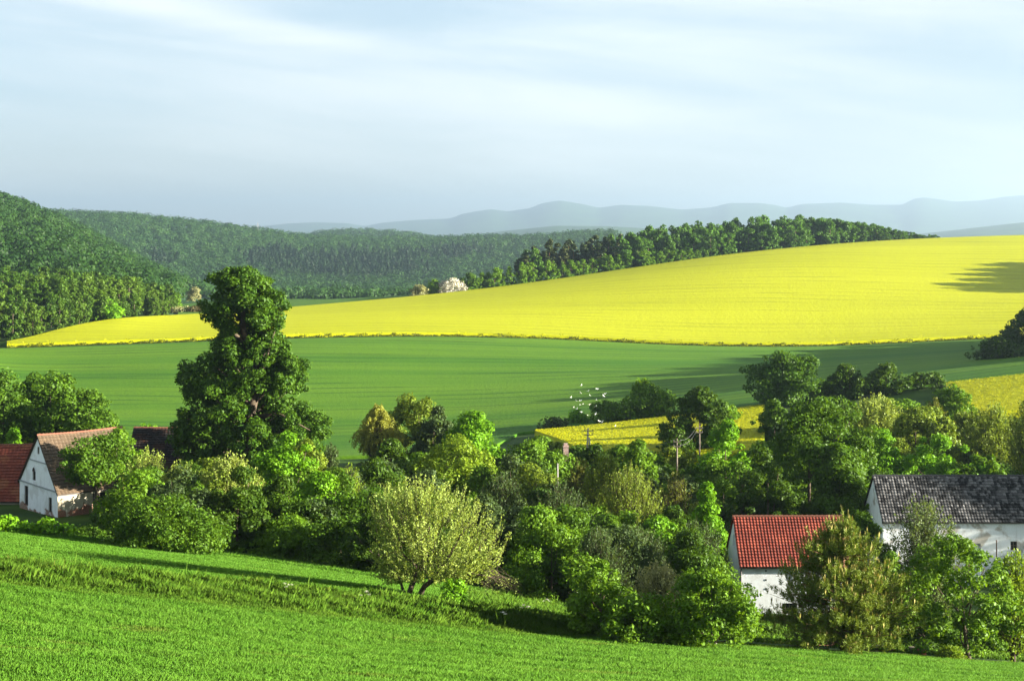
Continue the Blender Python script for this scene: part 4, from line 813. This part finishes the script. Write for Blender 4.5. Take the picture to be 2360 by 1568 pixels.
pl('shrub_tree', 'tree', 'olive twiggy tree at the lower right edge of the picture', 2335, 1255, 130, 84, 'shoot', 'lime', vbase=1525, S=220, m=34, base=.2, L=.2)
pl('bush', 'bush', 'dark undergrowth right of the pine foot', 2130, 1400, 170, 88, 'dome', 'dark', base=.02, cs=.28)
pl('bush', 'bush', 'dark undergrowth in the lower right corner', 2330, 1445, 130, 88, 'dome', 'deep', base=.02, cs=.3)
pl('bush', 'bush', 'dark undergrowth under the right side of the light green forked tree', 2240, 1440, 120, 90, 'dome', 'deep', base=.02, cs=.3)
pl('bush', 'bush', 'small yellow green bush on the grass below the forked tree', 2192, 1492, 62, 79, 'shoot', 'lime', vbase=1520, S=70, m=30, base=.1, L=.16)
# clipped ball plants with pot and benches
def garden_plant(u, v, Y, pot, label):
    rng = np.random.default_rng(u); p = at(u, v, Y); gz = hz(p.x, Y); root = thing('potted_plant' if pot else 'standard_bush', label, 'plant', (p.x, Y, gz)); h = p.z - gz
    C = np.array([(rng.normal() * .13, rng.normal() * .13, h + rng.normal() * .11, .22) for _ in range(9)]); n = 520
    tb = MB(); tb.tube([(0, 0, .1), (0, 0, h)], [.035, .025], 6); tb.build('stem', BARK, root)
    link_mesh('foliage', mesh_np('foliage', clump_leaves(C, n, .13, rng), quadsn(n), LM['bright']), root)
    if pot:
        m = MB(); m.tube([(0, 0, -.05), (0, 0, .26), (0, 0, .26), (0, 0, .33)], [.20, .26, .29, .29], 14); m.build('pot', simple('terracotta', (0.36, 0.13, 0.06), 0.85), root)
garden_plant(2125, 1496, 79, True, 'round clipped bush in a terracotta pot')
garden_plant(2055, 1483, 79, False, 'round clipped bush on a bare stem beside the pine')
def bench(u, v, Y, L, label):
    p = at(u, v, Y); gz = hz(p.x, Y); root = thing('plank_bench', label, 'bench', (p.x, Y, gz), RAD(4)); h = max(p.z - gz, .35); m = MB(); m.box(-L / 2, -.16, h - .05, L / 2, .16, h); m.build('seat', BARKP, root)
    for s in (-1, 1):
        m = MB(); m.box(s * L * .4 - .05, -.12, -.2, s * L * .4 + .05, .12, h - .052); m.build('leg', BARKP, root)
bench(2034, 1499, 79.6, 0.85, 'grey plank bench beside the round bush on a stem'); bench(2108, 1513, 80.2, 0.6, 'short plank bench beside the terracotta pot')
p = at(1640, 1526, 71.5); b = MB(); b.tube([(0, 0, -.05), (0, 0, .10), (0.03, 0, .19), (0.05, 0, .23)], [.20, .24, .16, .04], 9)
bo = b.build('stone', simple('pale_stone', (0.42, 0.40, 0.36), 0.9, var=.6, scale=6)); bo.location = (p.x, 71.5, hz(p.x, 71.5)); bo.scale = (1.4, .8, 1); tag(bo, 'pale stone lying alone in the short meadow grass', 'stone')
b = MB(); b.tube([(0, 0, 0), (.35, 0, .25), (.8, .1, .42), (1.15, .1, .62)], [.04, .035, .025, .01], 6); br = b.build('fallen_branch', BARKP); gg = ground(2018, 80); br.location = gg + Vector((-.3, 0, .55)); tag(br, 'bare pale branch leaning low beside the pine foot', 'branch')

# white umbels on the bank
def umbel(u, v, Y, label):
    rng = np.random.default_rng(u); p = at(u, v, Y); gz = hz(p.x, Y); h = max(p.z - gz, .6); root = thing('cow_parsley', label, 'wildflower', (p.x, Y, gz), 0, 'white flowering plants on the bank')
    s, fl = MB(), []
    for k in range(4):
        e = (rng.normal() * .13, rng.normal() * .13, h * rng.uniform(.75, 1.05)); s.tube([(0, 0, 0), (e[0] * .4, e[1] * .4, h * .45), e], [.014, .011, .006], 4)
        n = 26; pp = np.array(e) + rng.normal(size=(n, 3)) * np.array([.05, .05, .015]); fl.append(cards(pp, unit(rng.normal(size=(n, 3)) * .3 + np.array([0, -.2, 1])), .035, .035, rng))
    s.build('stem', LM['mid'], root); V = np.concatenate(fl); link_mesh('flowers', mesh_np('flowers', V, quadsn(len(V) // 4), LM['white']), root)
for (u, v, lb) in ((1262, 1378, 'tallest white umbel plant before the dark shade, right of the fruit tree'), (1210, 1392, 'small white umbel plant just right of the fruit tree twigs'), (1165, 1410, 'white umbel plant low in the bank grass under the fruit tree twigs'), (845, 1362, 'white umbel plant left of the fruit tree on the bank'), (662, 1345, 'white umbel plant by the shadow streaks on the upper meadow')):
    umbel(u, v, y_at(u, v + 30, 68, 90), lb)
# ------------------------------------------------------------------ woods: trees one can tell apart are copies of a few models
def model(kind, rng, mat, conifer=False):
    root = thing('pine_tree' if conifer else 'forest_tree', '', 'tree')
    H, Wd = (16.0, 6.0) if conifer else (15.0, 9.0)
    C = crown_clumps(H, Wd, H * (.22 if conifer else .04), PROF['column' if conifer else kind], 36, .32, rng); n = 2600
    V = clump_leaves(C, n, 0.85, rng, .65); tb = MB(); tb.tube([(0, 0, -1.5), (0, 0, H * .45), (0, 0, H * .85)], [.30, .24, .06], 6)
    for k in range(6):
        e = Vector(C[k, :3]); tb.tube([(0, 0, max(2, e.z - 3.5)), tuple(e)], [.12, .04], 4)
    tb.build('trunk', PINEB if conifer else BARK, root, True); link_mesh('crown', mesh_np('crown', V, quadsn(n), mat), root)
    return root
used = set()
def put(m, loc, s, sw, rot, label, group):
    if m.name not in used: used.add(m.name); r = m
    else:
        r = m.copy(); COL.objects.link(r)
        for c in list(m.children): d = c.copy(); COL.objects.link(d); d.parent = r
    r.location = loc; r.rotation_euler = (0, 0, rot); r.scale = (sw, sw, s); tag(r, label, 'tree', group); return r
rng = np.random.default_rng(11)
RM = [model(k, np.random.default_rng(60 + i), LM['ridge']) for i, k in enumerate(('dome', 'round', 'egg', 'round', 'dome'))]
RC = [model('column', np.random.default_rng(70 + i), LM['spruce'], True) for i in range(3)]
RS = [model('dome', np.random.default_rng(80 + i), LM['mid']) for i in range(3)]
tu, tv = P(1180, 590, 1205, 575, 1260, 546, 1345, 545, 1440, 527, 1500, 516, 1600, 505, 1700, 499, 1800, 492, 1900, 497, 2000, 510, 2080, 528, 2150, 545)
for dpt, nn in ((62, 34), (44, 36), (28, 36), (12, 34)):       # four ranks, back to front
    for i in range(nn):
        u = 1200 + 950 * (i + rng.uniform(.1, .9)) / nn
        if dpt < 20 and u < 1430: continue
        Y = float(row_y(9, u)) + dpt + rng.uniform(-6, 6); g = ground(u, Y); vt = np.interp(u, tu, tv) + rng.uniform(0, 12) + {62: 0, 44: 3, 28: 10, 12: 24}[dpt] * min(1, (2160 - u) / 350)
        H = max(3.5, at(u, vt, Y).z - g.z); con = u < 1440 and rng.random() < .75
        m = (RC if con else RM)[rng.integers(0, 3 if con else 5)]
        put(m, g, H / (16.0 if con else 15.0), min(H / 15, 1.0) * rng.uniform(.95, 1.4), rng.uniform(0, 6.28), 'dark pine in the left part of the wood along the top of the yellow field' if con else 'broadleaf tree in the dark wood along the top of the yellow field', 'pines in the ridge wood' if con else 'broadleaf trees in the ridge wood')
for i in range(52):
    u = 1830 + 335 * (i + rng.uniform(.1, .9)) / 52; Y = float(row_y(9, u)) + rng.uniform(10, 40); g = ground(u, Y); H = max(3.2, at(u, np.interp(u, tu, tv) + rng.uniform(2, 14) * (2165 - u) / 335, Y).z - g.z)
    put(RM[rng.integers(0, 5)], g, H / 15, max(.5, min(H / 15, 1.0) * rng.uniform(1.0, 1.4)), rng.uniform(0, 6.28), 'broadleaf tree in the dark wood along the top of the yellow field', 'broadleaf trees in the ridge wood')
for i in range(34):                                            # light green bushes along the field edge below that wood
    u = 1075 + 640 * (i + rng.uniform(.2, .8)) / 34; Y = float(row_y(9, u)) + rng.uniform(2, 8); g = ground(u, Y)
    vt = np.interp(u, (1075, 1100, 1150, 1200, 1250, 1300, 1400, 1500, 1600, 1715), (650, 628, 612, 600, 598, 596, 582, 572, 572, 580)) + rng.uniform(0, 9); H = max(2.5, at(u, vt, Y).z - g.z)
    put(RS[rng.integers(0, 3)], g, H / 15, rng.uniform(.6, .85) * min(1, H / 9), rng.uniform(0, 6.28), 'light green bush in the row along the upper edge of the yellow field', 'bushes along the yellow field edge')
LMOD = [model(k, np.random.default_rng(90 + i), LM['slope']) for i, k in enumerate(('egg', 'round', 'dome', 'round', 'egg'))]
cnt = 0
for k in range(2200):                                           # wood on the near slope at the left
    if cnt >= 165: break
    u = rng.uniform(-60, 392); f = rng.random() ** .8; Y0, Y1 = float(row_y(9, u)), float(row_y(10, u)); Y = Y0 + 6 + f * (Y1 - Y0 - 10); x = (u - UC) / F * Y
    if k and min((x - a) ** 2 + (Y - b) ** 2 for a, b in PTS) < 34: continue
    if not k: PTS = []
    PTS.append((x, Y)); g = Vector((x, Y, hz(x, Y))); H = rng.uniform(10, 15) * (0.8 if u > 320 else 1) * (.75 if f < .12 else 1)
    put(LMOD[rng.integers(0, 5)], g, H / 15, H / 15 * rng.uniform(.85, 1.2), rng.uniform(0, 6.28), 'dark leafy tree in the wood on the near left slope above the yellow field', 'trees on the near left slope'); cnt += 1
pl('forest_tree', 'tree', 'brighter green bush at the foot of the left slope wood', 248, 686, 62, 482, 'egg', 'bright', base=.05, cs=.35, L=.8)
def blossom(u, vt, w, Y, mat, label): plant('blossom_tree', 'tree', label, u, vt, w, Y, 'dome', mat, 'blossoming trees by the fields', base=.05, cs=.32, L=.7, cov=2.0)
blossom(1040, 639, 53, 628, 'white', 'large white blossoming tree at the upper edge of the yellow field')
blossom(966, 655, 36, 622, 'cream', 'smaller cream blossoming tree left of the large white one')
blossom(447, 660, 28, 812, 'cream', 'far pale blossoming tree left of the tallest tree')
plant('forest_tree', 'tree', 'dark green tree between the two blossoming trees', 1000, 642, 36, 628, 'egg', 'mid', base=.05, cs=.35, L=.8)
plant('forest_tree', 'tree', 'dark green tree right of the large white blossoming tree', 1085, 628, 46, 636, 'dome', 'dark', base=.05, cs=.35, L=.8)
for (u, vt, w, mat, lb) in ((415, 706, 44, 'cream', 'pale low bush by the left end of the far pasture'), (450, 702, 40, 'brown', 'brown thicket in front of the far pasture'), (478, 706, 36, 'bronze', 'reddish brown thicket beside the tallest tree'), (395, 672, 46, 'mid', 'last green tree of the left slope wood by the far pasture')):
    plant('thicket', 'bush', lb, u, vt, w, 600 if u < 400 else 560, 'dome', mat, base=.03, cs=.38, L=.8)

# woods too far to count: one mass of crowns each
def wood(name, label, u0, u1, y0, y1, gap, leaf, per, mat, hgt, con=None, seed=1, ytop=None):
    rng = np.random.default_rng(seed); pts = []
    Ys = np.arange(y0, y1, gap)
    for Y in Ys:
        w = (u1 - u0) / F * Y; n = int(w / gap); u = u0 + (u1 - u0) * (np.arange(n) + rng.uniform(0, 1, n)) / n; pts.append(np.stack([(u - UC) / F * Y, np.full(n, Y)], 1) + rng.normal(0, gap * .3, (n, 2)))
    Pt = np.concatenate(pts); uu = UC + F * Pt[:, 0] / Pt[:, 1]
    if ytop is not None: Pt = Pt[ytop(uu, Pt[:, 1])]; uu = UC + F * Pt[:, 0] / Pt[:, 1]
    z = height(Pt[:, 0], Pt[:, 1]); isc = con(uu, Pt[:, 1], rng) if con else np.zeros(len(Pt), bool); vs = {}
    for flag in (False, True):
        S = isc == flag; m = int(S.sum())
        if not m: continue
        H = hgt * rng.uniform(.75, 1.3, m) * (1.25 if flag else 1); R = (gap * .55 if flag else gap * .72) * rng.uniform(.8, 1.25, m)
        d = unit(rng.normal(size=(m, per, 3))); d[..., 2] = np.abs(d[..., 2]) * 1.1 - .25; d = unit(d); d[..., 1] = np.where(rng.random((m, per)) < .6, -np.abs(d[..., 1]), d[..., 1])
        lump = 1 + .18 * np.sin(d[..., 0] * 5 + rng.uniform(0, 6, (m, 1))) * np.cos(d[..., 2] * 6 + rng.uniform(0, 6, (m, 1)))
        if flag:
            t = rng.random((m, per)) ** .7; rr = R[:, None] * (1.05 - t) ; px_ = d[..., 0] * rr; py_ = d[..., 1] * rr; pz = H[:, None] * (.25 + .8 * t)
        else: px_ = d[..., 0] * R[:, None] * lump; py_ = d[..., 1] * R[:, None] * lump; pz = H[:, None] * .55 + d[..., 2] * H[:, None] * .5 * lump
        Pp = np.stack([Pt[S][:, None, 0] + px_, Pt[S][:, None, 1] + py_, z[S][:, None] + pz], -1).reshape(-1, 3)
        Nn = unit(d.reshape(-1, 3) + rng.normal(size=(m * per, 3)) * .28); s = leaf * rng.uniform(.7, 1.3, m * per)
        vs[flag] = cards(Pp, Nn, s, s * .8, rng)
    V = np.concatenate(list(vs.values())); me = mesh_np(name, V, quadsn(len(V) // 4), mat)
    if True in vs:
        me.materials.append(LM['farcon']); n0 = len(vs[False]) // 4 if False in vs else 0; mi = np.zeros(len(V) // 4, np.int32); mi[n0:] = 1; me.polygons.foreach_set('material_index', mi)
    tag(link_mesh(name, me), label, 'woodland', kind='stuff')
wood('hillside_wood', 'dense dark wood covering the steep hill at the left edge', -420, 470, 640, 1330, 9.5, 1.7, 110, LM['hill'], 11, seed=3, ytop=lambda u, y: (y > row_y(10, u) + 25) & (u < 470 - (y < 1100) * 60))
def conz(u, y, r):
    a = np.exp(-((u - 820) / 170) ** 2 - ((y - 2080) / 190) ** 2) + np.exp(-((u - 620) / 60) ** 2 - ((y - 2120) / 120) ** 2) + .6 * np.exp(-((u - 1060) / 90) ** 2 - ((y - 2250) / 100) ** 2) + .8 * np.exp(-((u - 370) / 40) ** 2 - ((y - 2000) / 90) ** 2)
    return a + r.uniform(-.18, .18, len(u)) > .42
wood('valley_wood', 'broad blue green wood rolling over the hills beyond the fields', 60, 1420, 1560, 2680, 14.0, 2.3, 80, LM['far'], 15, conz, seed=4, ytop=lambda u, y: y > 1560 + 0 * u)
wood('back_ridge_wood', 'small wooded ridge peeping over the valley wood in front of the blue mountains', 560, 1330, 3200, 3600, 17.0, 3.0, 60, LM['far'], 14, seed=9)
wood('pasture_edge_wood', 'line of leafy trees and bushes at the far edge of the pasture', 390, 1130, 1110, 1260, 13.0, 2.4, 60, LM['far'], 11, seed=6)

# ------------------------------------------------------------------ far details
# lattice mast on the valley ridge
p = at(594, 524, 2560); gz = hz(p.x, 2560); root = thing('lattice_mast', 'tiny lattice mast on the skyline of the wooded ridge', 'mast', (p.x, 2560, gz)); m = MB(); hh = max(p.z - gz, 26)
for sx_ in (-1, 1):
    for sy_ in (-1, 1): m.tube([(sx_ * 2.2, sy_ * 2.2, 0), (sx_ * .5, sy_ * .5, hh)], [.13, .1], 4)
for k in range(6):
    z0, z1 = hh * k / 6, hh * (k + 1) / 6; w0, w1 = 2.2 - 1.7 * k / 6, 2.2 - 1.7 * (k + 1) / 6
    m.tube([(-w0, -w0, z0), (w1, -w1, z1)], [.07, .07], 4); m.tube([(w0, -w0, z0), (-w1, -w1, z1)], [.07, .07], 4)
m.build('lattice', simple('mast_steel', (0.25, 0.25, 0.26), 0.6), root); m = MB(); m.box(-4, -.2, hh * .82, 4, .2, hh * .82 + .5); m.build('crossarm', simple('mast_arm', (0.25, 0.25, 0.26), 0.6), root)

# ------------------------------------------------------------------ birds
BW = simple('white_feathers', (0.82, 0.82, 0.80), 0.7, 0.2, 0.06)
BIRD = 'white birds flying in a loose flock'
bp = [(1340, 887), (1376, 896), (1355, 901), (1338, 905), (1360, 911), (1395, 907), (1391, 912), (1316, 915), (1328, 923), (1338, 923), (1374, 921), (1343, 930), (1337, 932), (1358, 932), (1373, 936), (1322, 938), (1330, 941), (1339, 949), (1354, 956), (1373, 953), (1381, 970), (1388, 972), (1418, 981)]
bm = None; r_ = random.Random(4)
for (u, v) in bp:
    if bm is None:
        b = MB(); b.tube([(-.26, 0, -.02), (-.16, 0, 0), (0, 0, .01), (.14, 0, .02), (.20, 0, .04), (.25, 0, .035)], [.02, .06, .085, .06, .045, .012], 8)
        for s in (-1, 1):                                      # wings raised in a shallow V, with thickness
            w = [(.10, s * .05, .03), (.12, s * .30, .17), (.02, s * .56, .22), (-.08, s * .50, .20), (-.10, s * .25, .13), (-.10, s * .05, .03)]
            top = [(x, y, z + .012) for x, y, z in w]; b.face(top if s > 0 else top[::-1]); b.face(w[::-1] if s > 0 else w)
            for i in range(6): b.face([w[i], w[(i + 1) % 6], top[(i + 1) % 6], top[i]])
        b.face([(-.2, .05, 0), (-.2, -.05, 0), (-.40, -.10, -.02), (-.40, .10, -.02)])
        bm = b.mesh('white_bird', BW, False)
    o = link_mesh('white_bird', bm); o.location = at(u, v, 222 + r_.uniform(-8, 8)); o.rotation_euler = (r_.uniform(-.9, .9), r_.uniform(-.5, .6), r_.uniform(0, 6.28)); o.scale = (0.52,) * 3
    tag(o, 'white bird in flight in the flock above the small yellow field', 'bird', BIRD)

# ------------------------------------------------------------------ grass that nobody could count
def blades(name, label, n, ya, yb, u0, u1, h0, h1, wd, mat, seed, bend=.35, hf=None, off=0.0, fan=3):
    rng = np.random.default_rng(seed); u = rng.uniform(u0, u1, n); A, B = ya(u), yb(u); Y = np.sqrt(A * A + (B * B - A * A) * rng.random(n)); X = (u - UC) / F * Y
    Z = height(X, Y) + off; hs = rng.uniform(h0, h1, n) * (hf(X, Y, rng) if hf else 1); vs = []
    for k in range(fan):
        a = rng.uniform(0, 2 * math.pi, n); d = np.stack([np.cos(a), np.sin(a), 0 * a], 1); s = np.stack([-np.sin(a), np.cos(a), 0 * a], 1)
        h = hs * rng.uniform(.7, 1.15, n); b = np.stack([X, Y, Z], 1) + d * rng.uniform(0, .05, n)[:, None]; be = bend * rng.uniform(.3, 1.3, n)
        m = b + d * (h * be * .3)[:, None] + np.stack([0 * h, 0 * h, h * .6], 1); t = b + d * (h * be)[:, None] + np.stack([0 * h, 0 * h, h * .97], 1); w = (wd * rng.uniform(.7, 1.3, n))[:, None]
        vs.append(np.stack([b - s * w / 2, b + s * w / 2, m + s * w * .42, t, m - s * w * .42], 1).reshape(-1, 3))
    V = np.concatenate(vs); Q = np.arange(len(V), dtype=np.int32).reshape(-1, 5); tag(link_mesh(name, mesh_np(name, V, Q, mat)), label, 'grass', kind='stuff')
def patchy(sx_, a, b):
    def f(X, Y, rng):
        q = np.sin(X * sx_ * 1.3 + 1.7 * np.sin(Y * sx_ * 2.1)) * np.sin(Y * sx_ * 3.1 + X * sx_ * .6) + .6 * np.sin(X * sx_ * 3.7 + Y * 2.2); return a + (b - a) * (0.5 + 0.5 * np.tanh(q))
    return f
def bank_h(X, Y, r):
    u = UC + F * X / Y; f = np.clip((Y - row_y(2, u)) / (row_y(3, u) - row_y(2, u)), 0, 1)
    return patchy(.5, .65, 1.3)(X, Y, r) * r.uniform(.5, 1.25, len(X)) * np.clip(.35 + 1.6 * f, 0, 1) * np.interp(u, (1250, 1550), (1.0, .4))
blades('meadow_grass', 'short bright grass of the lower meadow', 230000, lambda u: row_y(1, u) - 8, lambda u: row_y(2, u) + .3, -170, 2530, .09, .19, .021, GRASS, 1, hf=patchy(.35, .75, 1.25))
blades('upper_meadow_grass', 'short bright grass of the upper meadow', 140000, lambda u: row_y(3, u) - 1.0, lambda u: row_y(4, u) + .3, -170, 1330, .09, .18, .035, GRASS, 2, hf=patchy(.3, .8, 1.2))
blades('bank_grass', 'tall rough grass on the bank between the meadows', 150000, lambda u: row_y(2, u) - .5, lambda u: row_y(3, u) + .5 - 4.8 * np.clip((u - 1300) / 150, 0, 1), -170, 2530, .18, .48, .017, BANKG, 3, .4, hf=lambda X, Y, r: bank_h(X, Y, r))
blades('bank_seed_stalks', 'thin pale seed stalks standing above the bank grass', 420, lambda u: row_y(2, u) + 1, lambda u: row_y(3, u) + 1, -170, 1330, 0.6, 1.0, .008, BANKG, 5, .25, fan=1)
blades('garden_grass', 'unmown grass between bank and garden bushes', 42000, lambda u: row_y(3, u), lambda u: row_y(4, u) + 14, 1080, 2530, .15, .42, .04, BANKG, 4, .5, hf=patchy(.5, .5, 1.2))
blades('hedge_foot_grass', 'long grass along the foot of the hedge by the upper meadow', 16000, lambda u: row_y(4, u) - .4, lambda u: row_y(4, u) + 3.5, -170, 1130, .1, .32, .04, GRASS, 8, .5)
def fringe(name, label, rowi, u0, u1, n, dy, h, mat, leaf, seed):
    rng = np.random.default_rng(seed); u = rng.uniform(u0, u1, n); Y = row_y(rowi, u) + dy + rng.uniform(-.9, .9, n); X = (u - UC) / F * Y; Z = height(X, Y); gx = rng.random(2000) ** 2; k = .35 + .8 * gx[(X * .7).astype(int) % 2000]; zz = rng.random(n) * h * k
    Pp = np.stack([X, Y, Z + zz + .1], 1); V = cards(Pp, unit(rng.normal(size=(n, 3)) + np.array([0, -1, .4])), leaf * rng.uniform(.6, 1.3, n), leaf * .6, rng); tag(link_mesh(name, mesh_np(name, V, quadsn(n), mat)), label, 'plants', kind='stuff')
fringe('field_edge_plants', 'ragged dark strip of plants along the lower edge of the yellow field', 8, 16, 2900, 10000, .6, 1.1, RAPES, .45, 9)
fringe('field_edge_flowers', 'yellow flower heads along the lower edge of the yellow field', 8, 16, 2900, 7000, 2.4, 1.4, RAPEP, .45, 10)
for nm, u0, u1, n, lb in (('valley_rapeseed_flowers', 1234, 1758, 22000, 'yellow flower heads of the small rapeseed field in the valley'), ('edge_rapeseed_flowers', 2185, 2700, 15000, 'yellow flower heads of the rapeseed strip at the right edge')):
    rng = np.random.default_rng(n); u = rng.uniform(u0, u1, n); Y = row_y(7, u) - 3 - (row_y(7, u) - 3 - (wedge(u) if u1 < 2000 else row_y(7, u) - 40)) * rng.random(n); X = (u - UC) / F * Y
    Pp = np.stack([X, Y, height(X, Y) + 1.1 + rng.random(n) * .06 + .02], 1); V = cards(Pp, unit(rng.normal(size=(n, 3)) * .28 + np.array([.25, -.1, 1])), .2 * rng.uniform(.6, 1.3, n), .15, rng); tag(link_mesh(nm, mesh_np(nm, V, quadsn(n), RAPEP)), lb, 'plants', kind='stuff')

# ------------------------------------------------------------------ the air
hm, t, o = newmat('haze_air'); pv = t.nodes.new('ShaderNodeVolumePrincipled')
pv.inputs['Color'].default_value = (0.60, 0.80, 1.0, 1); pv.inputs['Density'].default_value = HAZE; pv.inputs['Anisotropy'].default_value = 0.67
t.links.new(pv.outputs[0], o.inputs['Volume'])
hb = MB(); hb.box(-12800, -200, -140, 12800, 26300, 560); tag(hb.build('haze', hm), kind='stuff')
